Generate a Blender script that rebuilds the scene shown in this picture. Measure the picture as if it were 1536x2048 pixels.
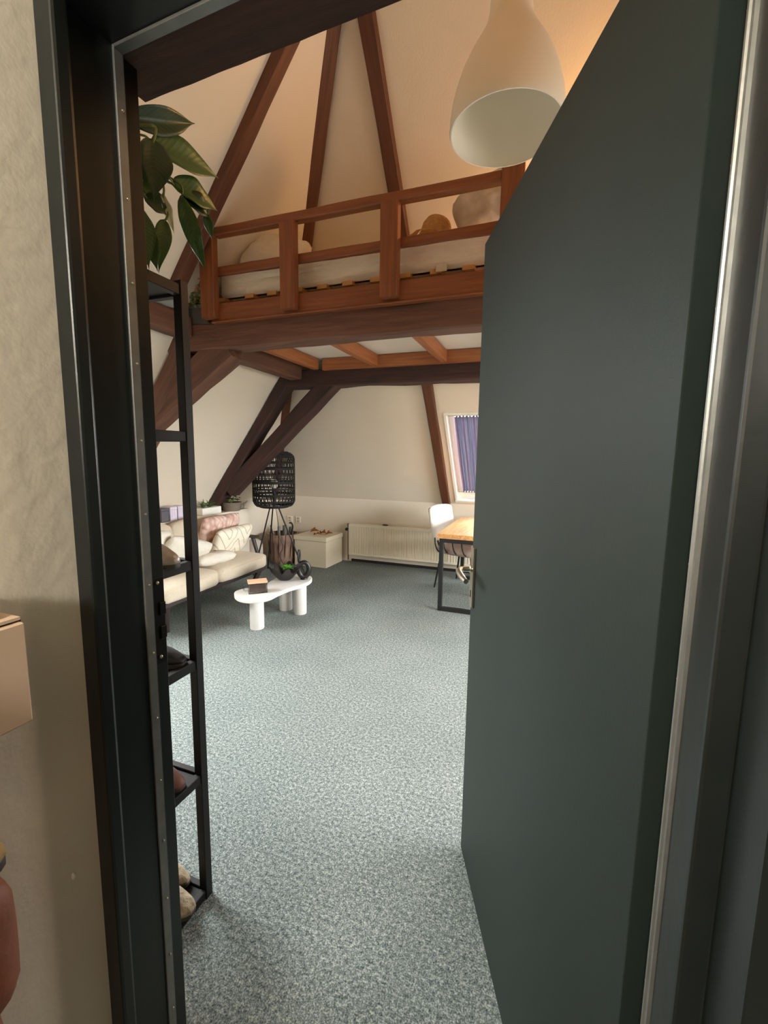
import bpy, bmesh, math, random
from mathutils import Vector, Matrix, noise
from math import sin, cos, tan, pi, radians as R, sqrt

for o in list(bpy.data.objects):
    bpy.data.objects.remove(o)
SC = bpy.context.scene
COL = SC.collection
rnd = random.Random(7)

# ------------------------------------------------------------------ camera
FPX = 880.0                                   # focal length in pixels of the 1536x2048 frame
cam_d = bpy.data.cameras.new('camera')
cam = bpy.data.objects.new('camera', cam_d)
COL.objects.link(cam)
cam_d.sensor_fit = 'VERTICAL'
cam_d.sensor_height = 36.0
cam_d.lens = 36.0 * FPX / 2048.0
cam_d.clip_start = 0.02
cam.matrix_world = (Matrix.Translation((0, 0, 1.45)) @ Matrix.Rotation(R(20), 4, 'Z')
                    @ Matrix.Rotation(R(90 - 7.38), 4, 'X') @ Matrix.Rotation(R(0.8), 4, 'Z'))
SC.camera = cam

# ------------------------------------------------------------------ world (overcast sky), exposure
W = bpy.data.worlds.new('overcast_sky')
SC.world = W
W.use_nodes = True
bg = W.node_tree.nodes['Background']
# bright overcast dome above the horizon, duller roofs and streets below it
_nt = W.node_tree
_tc = _nt.nodes.new('ShaderNodeTexCoord'); _sp = _nt.nodes.new('ShaderNodeSeparateXYZ'); _rp = _nt.nodes.new('ShaderNodeValToRGB')
_rp.color_ramp.elements[0].position = 0.47; _rp.color_ramp.elements[0].color = (0.20, 0.19, 0.17, 1)
_rp.color_ramp.elements[1].position = 0.52; _rp.color_ramp.elements[1].color = (0.98, 0.98, 0.97, 1)
_ma = _nt.nodes.new('ShaderNodeMath'); _ma.operation = 'MULTIPLY_ADD'; _ma.inputs[1].default_value = 0.5; _ma.inputs[2].default_value = 0.5
_nt.links.new(_tc.outputs['Generated'], _sp.inputs[0]); _nt.links.new(_sp.outputs['Z'], _ma.inputs[0]); _nt.links.new(_ma.outputs[0], _rp.inputs['Fac'])
_nt.links.new(_rp.outputs['Color'], bg.inputs['Color'])
bg.inputs['Strength'].default_value = 15.0
SC.view_settings.view_transform = 'Standard'
SC.view_settings.look = 'None'
SC.view_settings.gamma = 1.0
SC.view_settings.use_curve_mapping = False
SC.view_settings.exposure = 1.25
SC.cycles.use_denoising = True
SC.cycles.max_bounces = 12
SC.cycles.diffuse_bounces = 8
SC.cycles.transparent_max_bounces = 12
SC.cycles.sample_clamp_indirect = 6.0
SC.cycles.caustics_reflective = False
SC.cycles.caustics_refractive = False

# ------------------------------------------------------------------ room numbers
XL, YK, ZK = -3.62, 5.41, 0.86                # left knee wall, back knee wall, knee height
AL, AB = R(54), R(49.5)                       # pitches of the left and the back roof slope
ZC, XR = 4.9, 2.6                             # flat ceiling, right wall
nL = Vector((sin(AL), 0, -cos(AL)))           # inward normals
nB = Vector((0, -sin(AB), -cos(AB)))
upL = Vector((cos(AL), 0, sin(AL)))
upB = Vector((0, -cos(AB), sin(AB)))
def PB(x, s, off=0.0): return Vector((x, YK, ZK)) + upB * s + nB * off
def PL(y, s, off=0.0): return Vector((XL, y, ZK)) + upL * s + nL * off
WIN_B1 = (-1.0, -0.15, 0.07, 1.335)           # x0,x1,s0,s1 on the back slope
WIN_B2 = (0.55, 1.40, 0.07, 1.335)
WIN_L = (1.05, 2.25, 0.25, 1.85)              # y0,y1,s0,s1 on the left slope
WIN_R = (1.30, 4.30, 0.70, 2.10)              # y0,y1,z0,z1 in the right wall

def portal(name, c, ex, ey, n, w, h):         # marks a window opening so that sky light is sampled through it
    d = bpy.data.lights.new(name, 'AREA'); d.shape = 'RECTANGLE'; d.size = w; d.size_y = h
    d.cycles.is_portal = True
    o = bpy.data.objects.new(name, d); COL.objects.link(o)
    z = -n
    o.matrix_world = Matrix(((ex.x, ey.x, z.x, c.x), (ex.y, ey.y, z.y, c.y), (ex.z, ey.z, z.z, c.z), (0, 0, 0, 1)))
for nm, w_ in (('sky_portal', WIN_B1), ('sky_portal', WIN_B2)):
    portal(nm, PB((w_[0] + w_[1]) / 2, (w_[2] + w_[3]) / 2, -0.16), Vector((1, 0, 0)), -upB, nB, w_[1] - w_[0], w_[3] - w_[2])
portal('sky_portal', PL((WIN_L[0] + WIN_L[1]) / 2, (WIN_L[2] + WIN_L[3]) / 2, -0.16), Vector((0, 1, 0)), upL, nL, WIN_L[1] - WIN_L[0], WIN_L[3] - WIN_L[2])

portal('sky_portal', Vector((XR + 0.14, (WIN_R[0] + WIN_R[1]) / 2, (WIN_R[2] + WIN_R[3]) / 2)), Vector((0, -1, 0)), Vector((0, 0, 1)), Vector((-1, 0, 0)), WIN_R[1] - WIN_R[0], WIN_R[3] - WIN_R[2])

# ------------------------------------------------------------------ materials
def s2l(c):
    return tuple((v / 12.92 if v <= 0.04045 else ((v + 0.055) / 1.055) ** 2.4) for v in (x / 255.0 for x in c))
MATS = {}
def mat(name, col, rough=0.6, metal=0.0, noise_scale=0, noise_amt=0.0, bump=0.0, bump_scale=None, spec=0.5, stretch=(1, 1, 1), col2=None, sheen=0, emit=None, detail=6, lo=0.3, hi=0.7, trans=0.0):
    m = bpy.data.materials.new(name); m.use_nodes = True
    nt = m.node_tree; b = nt.nodes['Principled BSDF']
    c = s2l(col)
    b.inputs['Base Color'].default_value = (*c, 1)
    b.inputs['Roughness'].default_value = rough
    b.inputs['Metallic'].default_value = metal
    b.inputs['Specular IOR Level'].default_value = spec
    if sheen: b.inputs['Sheen Weight'].default_value = sheen
    if emit:
        b.inputs['Emission Color'].default_value = (*emit[0], 1); b.inputs['Emission Strength'].default_value = emit[1]
    tc = nt.nodes.new('ShaderNodeTexCoord')
    mp = nt.nodes.new('ShaderNodeMapping'); mp.inputs['Scale'].default_value = stretch
    nt.links.new(tc.outputs['Object'], mp.inputs['Vector'])
    if noise_scale:
        n = nt.nodes.new('ShaderNodeTexNoise'); n.inputs['Scale'].default_value = noise_scale; n.inputs['Detail'].default_value = detail
        nt.links.new(mp.outputs['Vector'], n.inputs['Vector'])
        r = nt.nodes.new('ShaderNodeValToRGB')
        c2 = s2l(col2) if col2 else tuple(v * (1 - noise_amt) for v in c)
        r.color_ramp.elements[0].position = lo; r.color_ramp.elements[1].position = hi
        r.color_ramp.elements[0].color = (*c2, 1); r.color_ramp.elements[1].color = (*c, 1)
        nt.links.new(n.outputs['Fac'], r.inputs['Fac'])
        nt.links.new(r.outputs['Color'], b.inputs['Base Color'])
    if bump:
        n2 = nt.nodes.new('ShaderNodeTexNoise'); n2.inputs['Scale'].default_value = bump_scale or noise_scale or 20; n2.inputs['Detail'].default_value = 4
        nt.links.new(mp.outputs['Vector'], n2.inputs['Vector'])
        bp = nt.nodes.new('ShaderNodeBump'); bp.inputs['Strength'].default_value = bump; bp.inputs['Distance'].default_value = 0.01
        nt.links.new(n2.outputs['Fac'], bp.inputs['Height']); nt.links.new(bp.outputs['Normal'], b.inputs['Normal'])
    if trans:
        out = nt.nodes['Material Output']; mx = nt.nodes.new('ShaderNodeMixShader'); tl = nt.nodes.new('ShaderNodeBsdfTranslucent')
        tl.inputs['Color'].default_value = (*c, 1); mx.inputs[0].default_value = trans
        nt.links.new(b.outputs[0], mx.inputs[1]); nt.links.new(tl.outputs[0], mx.inputs[2]); nt.links.new(mx.outputs[0], out.inputs['Surface'])
    MATS[name] = m
    return m
def nodes(name): m = MATS[name]; return m.node_tree, m.node_tree.nodes['Principled BSDF']

mat('plaster', (230, 219, 202), 0.9, noise_scale=2.0, noise_amt=0.06, bump=0.12, bump_scale=90, spec=0.2)
mat('plaster_hall', (226, 220, 205), 0.7, noise_scale=3.0, noise_amt=0.10, bump=0.15, bump_scale=40, spec=0.3)
mat('white_board', (232, 228, 220), 0.6, noise_scale=4, noise_amt=0.05)
mat('rafter_wood', (106, 62, 38), 0.6, noise_scale=5, col2=(82, 46, 26), stretch=(0.6, 9, 9), bump=0.3, bump_scale=8, lo=0.35, hi=0.75)
mat('rail_wood', (140, 80, 42), 0.5, noise_scale=5, col2=(110, 60, 30), stretch=(0.6, 10, 10), bump=0.25, bump_scale=9, lo=0.3, hi=0.75)
mat('joist_wood', (172, 108, 64), 0.55, noise_scale=5, col2=(140, 80, 44), stretch=(0.6, 10, 10), bump=0.2, bump_scale=9)
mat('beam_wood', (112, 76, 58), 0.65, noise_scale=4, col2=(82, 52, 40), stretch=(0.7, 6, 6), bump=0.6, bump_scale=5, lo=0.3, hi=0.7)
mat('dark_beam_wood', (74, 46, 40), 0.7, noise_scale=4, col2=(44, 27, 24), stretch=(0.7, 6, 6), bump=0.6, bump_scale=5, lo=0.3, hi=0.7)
mat('lintel_wood', (92, 56, 40), 0.7, noise_scale=4, col2=(60, 34, 25), stretch=(0.7, 6, 6), bump=0.4, bump_scale=8)
mat('door_paint', (38, 46, 43), 0.5, noise_scale=60, noise_amt=0.05, bump=0.05, bump_scale=300, spec=0.16)
mat('frame_paint', (24, 29, 28), 0.38, noise_scale=8, noise_amt=0.2, bump=0.06, bump_scale=30, spec=0.5)
mat('strip_metal', (142, 143, 140), 0.42, metal=0.7, noise_scale=30, noise_amt=0.2, bump=0.04, bump_scale=120)
mat('nickel', (205, 196, 178), 0.28, metal=1.0)
mat('dark_metal', (40, 38, 36), 0.4, metal=0.7)
mat('shelf_black', (20, 18, 18), 0.5, noise_scale=30, noise_amt=0.2, spec=0.25)
mat('black_metal', (24, 24, 25), 0.45, spec=0.4)
mat('black_rattan', (28, 25, 24), 0.7, noise_scale=80, noise_amt=0.3)
mat('mattress', (240, 231, 213), 0.9, noise_scale=12, noise_amt=0.07, bump=0.35, bump_scale=30, stretch=(1, 1, 3))
mat('linen', (240, 232, 218), 0.9, noise_scale=9, noise_amt=0.08, bump=0.5, bump_scale=14)
mat('linen_grey', (218, 208, 198), 0.9, noise_scale=7, col2=(178, 164, 150), bump=0.5, bump_scale=16)
mat('slat_wood', (214, 164, 104), 0.6, noise_scale=8, noise_amt=0.15, stretch=(1, 6, 6))
mat('sofa_fabric', (214, 200, 178), 0.95, noise_scale=140, noise_amt=0.18, bump=0.25, bump_scale=220, sheen=0.2)
mat('sofa_wood', (58, 48, 46), 0.5, noise_scale=6, noise_amt=0.3, stretch=(8, 1, 8))
mat('white_cloth', (220, 213, 200), 0.9, noise_scale=40, noise_amt=0.08, bump=0.4, bump_scale=60)
mat('table_white', (224, 220, 216), 0.5, noise_scale=30, noise_amt=0.05, bump=0.1, bump_scale=60)
mat('black_ceramic', (28, 26, 26), 0.38, noise_scale=6, noise_amt=0.2, spec=0.5)
mat('oak', (208, 158, 100), 0.42, noise_scale=5, col2=(168, 116, 66), stretch=(9, 0.8, 9), bump=0.08, bump_scale=20)
mat('radiator_paint', (234, 226, 206), 0.4, spec=0.5)
mat('box_fabric', (228, 216, 192), 0.85, noise_scale=60, noise_amt=0.06, bump=0.15, bump_scale=120)
mat('chair_white', (238, 232, 226), 0.8, noise_scale=60, noise_amt=0.05)
mat('chair_beige', (196, 176, 164), 0.9, noise_scale=14, col2=(166, 144, 134), bump=0.4, bump_scale=18)
mat('lamp_white', (236, 229, 214), 0.35, noise_scale=4, noise_amt=0.04, spec=0.4)
mat('skirting', (30, 28, 28), 0.6)
mat('pvc_white', (238, 236, 228), 0.45)
mat('grey_planter', (92, 90, 86), 0.6, noise_scale=12, noise_amt=0.15)
mat('soil', (50, 36, 28), 0.95, noise_scale=40, noise_amt=0.4, bump=0.8, bump_scale=60)
mat('leaf_olive', (122, 134, 72), 0.55, noise_scale=20, noise_amt=0.3)
mat('flower_pink', (190, 110, 100), 0.7, noise_scale=20, noise_amt=0.3)
mat('spathe', (222, 224, 190), 0.6, noise_scale=20, noise_amt=0.1)
mat('plant_green', (86, 110, 62), 0.5, noise_scale=15, noise_amt=0.35)
mat('bright_green', (110, 190, 60), 0.5, noise_scale=30, noise_amt=0.4)
mat('stone_pot', (128, 114, 100), 0.8, noise_scale=25, noise_amt=0.2, bump=0.3, bump_scale=50)
mat('lilac_paper', (222, 216, 226), 0.8, noise_scale=8, col2=(196, 184, 208), stretch=(1, 4, 1))
mat('slate_paper', (92, 90, 98), 0.7, noise_scale=10, noise_amt=0.1)
mat('basket_brown', (168, 140, 122), 0.7, noise_scale=9, col2=(110, 84, 70), stretch=(3, 3, 0.8), bump=0.5, bump_scale=18)
mat('bag_white', (222, 212, 200), 0.8, noise_scale=12, noise_amt=0.1, bump=0.5, bump_scale=16)
mat('dry_leaf', (168, 104, 44), 0.7, noise_scale=14, noise_amt=0.4)
mat('pipe_dark', (72, 44, 36), 0.5)
mat('shoe_silver', (196, 188, 178), 0.35, metal=0.2, noise_scale=14, col2=(146, 134, 122), bump=0.5, bump_scale=25)
mat('shoe_black', (36, 33, 31), 0.6, noise_scale=14, noise_amt=0.3, bump=0.4, bump_scale=30)
mat('shoe_brown', (120, 80, 70), 0.6, noise_scale=14, noise_amt=0.3)
mat('shoe_fleece', (190, 176, 152), 0.95, noise_scale=30, col2=(140, 124, 100), bump=1.0, bump_scale=60)
mat('sole', (60, 54, 48), 0.7)
mat('cabinet_beige', (222, 196, 172), 0.5, noise_scale=5, noise_amt=0.03)
mat('cabinet_edge', (40, 32, 28), 0.5)
mat('tan_suede', (186, 150, 96), 0.9, noise_scale=30, noise_amt=0.2, bump=0.5, bump_scale=50)
mat('rust_leather', (140, 76, 42), 0.6, noise_scale=14, noise_amt=0.25, bump=0.3, bump_scale=30)
mat('box_tan', (178, 128, 88), 0.7, noise_scale=6, noise_amt=0.15)
mat('straw', (196, 150, 92), 0.8, noise_scale=40, noise_amt=0.35, bump=0.8, bump_scale=60)
mat('peach_lid', (226, 180, 146), 0.6, noise_scale=6, noise_amt=0.1, stretch=(1, 8, 1))
mat('brown_content', (120, 92, 82), 0.7, noise_scale=25, noise_amt=0.3)
mat('bulb_warm', (255, 200, 140), 0.4, emit=((1.0, 0.50, 0.16), 14.0))
mat('hall_globe', (250, 240, 220), 0.4, emit=((1.0, 0.86, 0.62), 3.0))
mat('hall_dark', (96, 84, 74), 0.8)  # for the unseen hall walls, darkened to cut bounce light
mat('hall_floor', (70, 62, 56), 0.7, noise_scale=6, noise_amt=0.3)
mat('grey_cloth', (150, 150, 146), 0.9, noise_scale=10, noise_amt=0.15, bump=0.5, bump_scale=15)
mat('rust_pipe', (96, 60, 44), 0.6)

# carpet: fine speckle of grey-teal loops
mat('carpet', (150, 160, 158), 0.98, spec=0.1)
nt, b = nodes('carpet')
tc = nt.nodes.new('ShaderNodeTexCoord')
na = nt.nodes.new('ShaderNodeTexNoise'); na.inputs['Scale'].default_value = 210; na.inputs['Detail'].default_value = 5; na.inputs['Roughness'].default_value = 0.7
nb_ = nt.nodes.new('ShaderNodeTexNoise'); nb_.inputs['Scale'].default_value = 2.2; nb_.inputs['Detail'].default_value = 3
nc_ = nt.nodes.new('ShaderNodeTexNoise'); nc_.inputs['Scale'].default_value = 75; nc_.inputs['Detail'].default_value = 5; nc_.inputs['Roughness'].default_value = 0.75
for n_ in (na, nb_, nc_): nt.links.new(tc.outputs['Object'], n_.inputs['Vector'])
ra = nt.nodes.new('ShaderNodeValToRGB')
ra.color_ramp.elements[0].position = 0.39; ra.color_ramp.elements[0].color = (*s2l((50, 60, 61)), 1)
ra.color_ramp.elements[1].position = 0.61; ra.color_ramp.elements[1].color = (*s2l((194, 198, 192)), 1)
e_ = ra.color_ramp.elements.new(0.5); e_.color = (*s2l((120, 129, 128)), 1)
ad = nt.nodes.new('ShaderNodeMath'); ad.operation = 'MULTIPLY_ADD'; ad.inputs[1].default_value = 0.55
m5 = nt.nodes.new('ShaderNodeMath'); m5.operation = 'MULTIPLY'; m5.inputs[1].default_value = 0.45
nt.links.new(nc_.outputs['Fac'], m5.inputs[0]); nt.links.new(na.outputs['Fac'], ad.inputs[0]); nt.links.new(m5.outputs[0], ad.inputs[2])
nt.links.new(ad.outputs[0], ra.inputs['Fac'])
mx = nt.nodes.new('ShaderNodeMix'); mx.data_type = 'RGBA'; mx.blend_type = 'MULTIPLY'
rb = nt.nodes.new('ShaderNodeValToRGB')
rb.color_ramp.elements[0].position = 0.3; rb.color_ramp.elements[0].color = (0.82, 0.85, 0.86, 1)
rb.color_ramp.elements[1].position = 0.7; rb.color_ramp.elements[1].color = (1, 1, 1, 1)
nt.links.new(nb_.outputs['Fac'], rb.inputs['Fac'])
mx.inputs[0].default_value = 1.0
nt.links.new(ra.outputs['Color'], mx.inputs[6]); nt.links.new(rb.outputs['Color'], mx.inputs[7])
nt.links.new(mx.outputs[2], b.inputs['Base Color'])
bp = nt.nodes.new('ShaderNodeBump'); bp.inputs['Strength'].default_value = 0.5; bp.inputs['Distance'].default_value = 0.006
nt.links.new(na.outputs['Fac'], bp.inputs['Height']); nt.links.new(bp.outputs['Normal'], b.inputs['Normal'])

def thin_glass(name, tint, gloss=0.08, rough=0.02):
    m = bpy.data.materials.new(name); m.use_nodes = True; nt = m.node_tree
    for n in list(nt.nodes): nt.nodes.remove(n)
    out = nt.nodes.new('ShaderNodeOutputMaterial'); tr = nt.nodes.new('ShaderNodeBsdfTransparent'); gl = nt.nodes.new('ShaderNodeBsdfGlossy')
    mx = nt.nodes.new('ShaderNodeMixShader'); fr = nt.nodes.new('ShaderNodeFresnel'); fr.inputs['IOR'].default_value = 1.45
    tr.inputs['Color'].default_value = (*tint, 1); gl.inputs['Roughness'].default_value = rough
    nt.links.new(fr.outputs[0], mx.inputs[0]); nt.links.new(tr.outputs[0], mx.inputs[1]); nt.links.new(gl.outputs[0], mx.inputs[2])
    nt.links.new(mx.outputs[0], out.inputs['Surface'])
    MATS[name] = m
thin_glass('window_glass', (0.97, 0.98, 0.98))
thin_glass('clear_glass', (0.95, 0.96, 0.95))

# peace lily leaf: green with paler side veins, across the leaf's own length (UV)
def leaf_mat(name, base, vein, trans=0.15):
    m = mat(name, base, 0.38, spec=0.5)
    nt, b = nodes(name)
    uv = nt.nodes.new('ShaderNodeUVMap')
    sep = nt.nodes.new('ShaderNodeSeparateXYZ'); nt.links.new(uv.outputs[0], sep.inputs[0])
    ab = nt.nodes.new('ShaderNodeMath'); ab.operation = 'ABSOLUTE'
    sb = nt.nodes.new('ShaderNodeMath'); sb.operation = 'SUBTRACT'; sb.inputs[1].default_value = 0.5
    nt.links.new(sep.outputs['Y'], sb.inputs[0]); nt.links.new(sb.outputs[0], ab.inputs[0])
    ml = nt.nodes.new('ShaderNodeMath'); ml.operation = 'MULTIPLY_ADD'; ml.inputs[1].default_value = -0.35
    nt.links.new(ab.outputs[0], ml.inputs[0]); nt.links.new(sep.outputs['X'], ml.inputs[2])
    sn = nt.nodes.new('ShaderNodeMath'); sn.operation = 'MULTIPLY'; sn.inputs[1].default_value = 85
    nt.links.new(ml.outputs[0], sn.inputs[0])
    sn2 = nt.nodes.new('ShaderNodeMath'); sn2.operation = 'SINE'; nt.links.new(sn.outputs[0], sn2.inputs[0])
    rp = nt.nodes.new('ShaderNodeValToRGB')
    rp.color_ramp.elements[0].position = 0.2; rp.color_ramp.elements[0].color = (*s2l(base), 1)
    rp.color_ramp.elements[1].position = 1.0; rp.color_ramp.elements[1].color = (*s2l(vein), 1)
    nt.links.new(sn2.outputs[0], rp.inputs['Fac'])
    nt.links.new(rp.outputs['Color'], b.inputs['Base Color'])
    bpn = nt.nodes.new('ShaderNodeBump'); bpn.inputs['Strength'].default_value = 0.5; bpn.inputs['Distance'].default_value = 0.004
    bpn.inputs['Strength'].default_value = 0.04; nt.links.new(sn2.outputs[0], bpn.inputs['Height']); nt.links.new(bpn.outputs['Normal'], b.inputs['Normal'])
leaf_mat('lily_leaf', (58, 92, 38), (72, 104, 48))
leaf_mat('lily_leaf_dark', (40, 64, 34), (50, 74, 40))

# zigzag tufted cushion and cable knit cushion
def zig_mat():
    m = mat('zigzag_cloth', (232, 224, 206), 0.95)
    nt, b = nodes('zigzag_cloth')
    tc = nt.nodes.new('ShaderNodeUVMap'); sep = nt.nodes.new('ShaderNodeSeparateXYZ'); nt.links.new(tc.outputs[0], sep.inputs[0])
    pp = nt.nodes.new('ShaderNodeMath'); pp.operation = 'PINGPONG'; pp.inputs[1].default_value = 0.25
    nt.links.new(sep.outputs['X'], pp.inputs[0])
    m1 = nt.nodes.new('ShaderNodeMath'); m1.operation = 'MULTIPLY_ADD'; m1.inputs[1].default_value = 1.3
    nt.links.new(pp.outputs[0], m1.inputs[0]); nt.links.new(sep.outputs['Y'], m1.inputs[2])
    p2 = nt.nodes.new('ShaderNodeMath'); p2.operation = 'PINGPONG'; p2.inputs[1].default_value = 0.09
    nt.links.new(m1.outputs[0], p2.inputs[0])
    rp = nt.nodes.new('ShaderNodeValToRGB')
    rp.color_ramp.elements[0].position = 0.006; rp.color_ramp.elements[0].color = (*s2l((186, 176, 158)), 1)
    rp.color_ramp.elements[1].position = 0.02; rp.color_ramp.elements[1].color = (*s2l((236, 228, 210)), 1)
    nt.links.new(p2.outputs[0], rp.inputs['Fac']); nt.links.new(rp.outputs['Color'], b.inputs['Base Color'])
    bpn = nt.nodes.new('ShaderNodeBump'); bpn.inputs['Strength'].default_value = 0.8; bpn.inputs['Distance'].default_value = 0.02
    nt.links.new(p2.outputs[0], bpn.inputs['Height']); nt.links.new(bpn.outputs['Normal'], b.inputs['Normal'])
zig_mat()
def knit_mat():
    m = mat('knit_pink', (226, 196, 184), 0.95)
    nt, b = nodes('knit_pink')
    tc = nt.nodes.new('ShaderNodeUVMap'); mp = nt.nodes.new('ShaderNodeMapping'); mp.inputs['Scale'].default_value = (14, 9, 1)
    nt.links.new(tc.outputs[0], mp.inputs[0])
    v = nt.nodes.new('ShaderNodeTexVoronoi'); v.inputs['Scale'].default_value = 1.0; nt.links.new(mp.outputs[0], v.inputs['Vector'])
    rp = nt.nodes.new('ShaderNodeValToRGB')
    rp.color_ramp.elements[0].position = 0.2; rp.color_ramp.elements[0].color = (*s2l((236, 208, 196)), 1)
    rp.color_ramp.elements[1].position = 0.8; rp.color_ramp.elements[1].color = (*s2l((198, 160, 148)), 1)
    nt.links.new(v.outputs['Distance'], rp.inputs['Fac']); nt.links.new(rp.outputs['Color'], b.inputs['Base Color'])
    bpn = nt.nodes.new('ShaderNodeBump'); bpn.invert = True; bpn.inputs['Strength'].default_value = 1.0; bpn.inputs['Distance'].default_value = 0.03
    nt.links.new(v.outputs['Distance'], bpn.inputs['Height']); nt.links.new(bpn.outputs['Normal'], b.inputs['Normal'])
knit_mat()
def curtain_mat():
    m = mat('curtain_cloth', (176, 176, 192), 0.85, trans=0.3)
    nt, b = nodes('curtain_cloth')
    tc = nt.nodes.new('ShaderNodeTexCoord'); sep = nt.nodes.new('ShaderNodeSeparateXYZ'); nt.links.new(tc.outputs['Object'], sep.inputs[0])
    n = nt.nodes.new('ShaderNodeTexNoise'); n.noise_dimensions = '1D'; n.inputs['Scale'].default_value = 26; n.inputs['Detail'].default_value = 3
    nt.links.new(sep.outputs['X'], n.inputs['W'])
    rp = nt.nodes.new('ShaderNodeValToRGB')
    rp.color_ramp.elements[0].position = 0.35; rp.color_ramp.elements[0].color = (*s2l((104, 116, 142)), 1)
    rp.color_ramp.elements[1].position = 0.68; rp.color_ramp.elements[1].color = (*s2l((146, 104, 134)), 1)
    e = rp.color_ramp.elements.new(0.5); e.color = (*s2l((150, 150, 170)), 1)
    nt.links.new(n.outputs['Fac'], rp.inputs['Fac']); nt.links.new(rp.outputs['Color'], b.inputs['Base Color'])
curtain_mat()

# ------------------------------------------------------------------ mesh helpers
class G:
    def __init__(s): s.v = []; s.f = []; s.uv = {}
    def add(s, vs, fs):
        k = len(s.v); s.v += [Vector(p) for p in vs]; s.f += [tuple(i + k for i in f) for f in fs]; return k
    def box(s, x0, x1, y0, y1, z0, z1, M=None):
        vs = [Vector((x, y, z)) for x in (x0, x1) for y in (y0, y1) for z in (z0, z1)]
        if M: vs = [M @ p for p in vs]
        s.add(vs, [(0, 1, 3, 2), (4, 6, 7, 5), (0, 4, 5, 1), (2, 3, 7, 6), (0, 2, 6, 4), (1, 5, 7, 3)]); return s
    def prism(s, poly, z0, z1, M=None):
        n = len(poly); vs = [Vector((x, y, z0)) for x, y in poly] + [Vector((x, y, z1)) for x, y in poly]
        if M: vs = [M @ p for p in vs]
        s.add(vs, [tuple(range(n))[::-1], tuple(range(n, 2 * n))] + [(i, (i + 1) % n, n + (i + 1) % n, n + i) for i in range(n)]); return s
    def tube(s, pts, r, n=8, closed=False, cap=True):
        pts = [Vector(p) for p in pts]; m = len(pts)
        rr = r if isinstance(r, (list, tuple)) else [r] * m
        rings = []; up = None
        for i, p in enumerate(pts):
            a = pts[(i - 1) % m] if (closed or i > 0) else p
            c = pts[(i + 1) % m] if (closed or i < m - 1) else p
            t = (c - a).normalized()
            if up is None:
                up = t.orthogonal().normalized()
            up = (up - t * up.dot(t))
            up = up.normalized() if up.length > 1e-6 else t.orthogonal().normalized()
            sd = t.cross(up)
            rings.append([p + up * (rr[i] * cos(2 * pi * k / n)) + sd * (rr[i] * sin(2 * pi * k / n)) for k in range(n)])
        b = s.add([q for rg in rings for q in rg], [])
        for i in range(m if closed else m - 1):
            j = (i + 1) % m
            for k in range(n): s.f.append((b + i * n + k, b + i * n + (k + 1) % n, b + j * n + (k + 1) % n, b + j * n + k))
        if cap and not closed:
            s.f.append(tuple(b + k for k in range(n))[::-1]); s.f.append(tuple(b + (m - 1) * n + k for k in range(n)))
        return s
    def lathe(s, prof, n=32, M=None, close=False):
        b = len(s.v); vs = []
        for r, z in prof:
            for k in range(n): vs.append(Vector((r * cos(2 * pi * k / n), r * sin(2 * pi * k / n), z)))
        if M: vs = [M @ p for p in vs]
        s.add(vs, [])
        m = len(prof)
        for i in range(m - 1 + (1 if close else 0)):
            j = (i + 1) % m
            for k in range(n): s.f.append((b + i * n + k, b + i * n + (k + 1) % n, b + j * n + (k + 1) % n, b + j * n + k))
        if not close:
            if prof[0][0] > 1e-5: s.f.append(tuple(b + k for k in range(n))[::-1])
            if prof[-1][0] > 1e-5: s.f.append(tuple(b + (m - 1) * n + k for k in range(n)))
        return s
    def sphere(s, c, r, n=10, sq=(1, 1, 1)):
        prof = [(max(1e-6, r * sin(pi * i / n)), -r * cos(pi * i / n)) for i in range(n + 1)]
        return s.lathe(prof, n + 2, Matrix.Translation(c) @ Matrix.Diagonal((*sq, 1)))
    def build(s, name, m, parent=None, smooth=False, bevel=0.0, M=None, seg=1, uv=None):
        me = bpy.data.meshes.new(name)
        me.from_pydata([tuple(p) for p in s.v], [], s.f)
        bm = bmesh.new(); bm.from_mesh(me)
        bmesh.ops.remove_doubles(bm, verts=bm.verts, dist=1e-5)
        if bevel:
            ed = [e for e in bm.edges if len(e.link_faces) == 2 and e.calc_face_angle(0) > 0.5]
            bmesh.ops.bevel(bm, geom=ed, offset=bevel, segments=seg, affect='EDGES', profile=0.7)
        bmesh.ops.recalc_face_normals(bm, faces=bm.faces)
        bm.to_mesh(me); bm.free()
        if smooth:
            for p in me.polygons: p.use_smooth = True
            me.set_sharp_from_angle(angle=R(smooth if smooth is not True else 45))
        me.materials.append(MATS[m])
        o = bpy.data.objects.new(name, me); COL.objects.link(o)
        if M is not None: o.matrix_world = M
        if parent is not None:
            o.parent = parent
            o.matrix_parent_inverse = parent_mat(parent).inverted()
        return o
PM = {}
def parent_mat(p):
    if p.name in PM: return PM[p.name]
    base = p.matrix_basis.copy()
    if p.parent: return parent_mat(p.parent) @ p.matrix_parent_inverse @ base
    return base
def tag(o, label, cat, group=None):
    o['label'] = label; o['category'] = cat
    if group: o['group'] = group
    return o
def struct(o): o['kind'] = 'structure'; return o
def thing(name, loc, label=None, cat=None, group=None, rz=0.0):
    e = bpy.data.objects.new(name, None); COL.objects.link(e)
    e.empty_display_size = 0.1
    e.location = loc; e.rotation_euler = (0, 0, rz)
    e.matrix_basis = Matrix.Translation(loc) @ Matrix.Rotation(rz, 4, 'Z')
    if label: tag(e, label, cat, group)
    return e
def local_axis(p0, p1, up=(0, 0, 1)):
    p0 = Vector(p0); p1 = Vector(p1); x = (p1 - p0).normalized(); y = Vector(up).cross(x).normalized(); z = x.cross(y)
    return Matrix(((x.x, y.x, z.x, p0.x), (x.y, y.y, z.y, p0.y), (x.z, y.z, z.z, p0.z), (0, 0, 0, 1))), (p1 - p0).length

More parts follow.
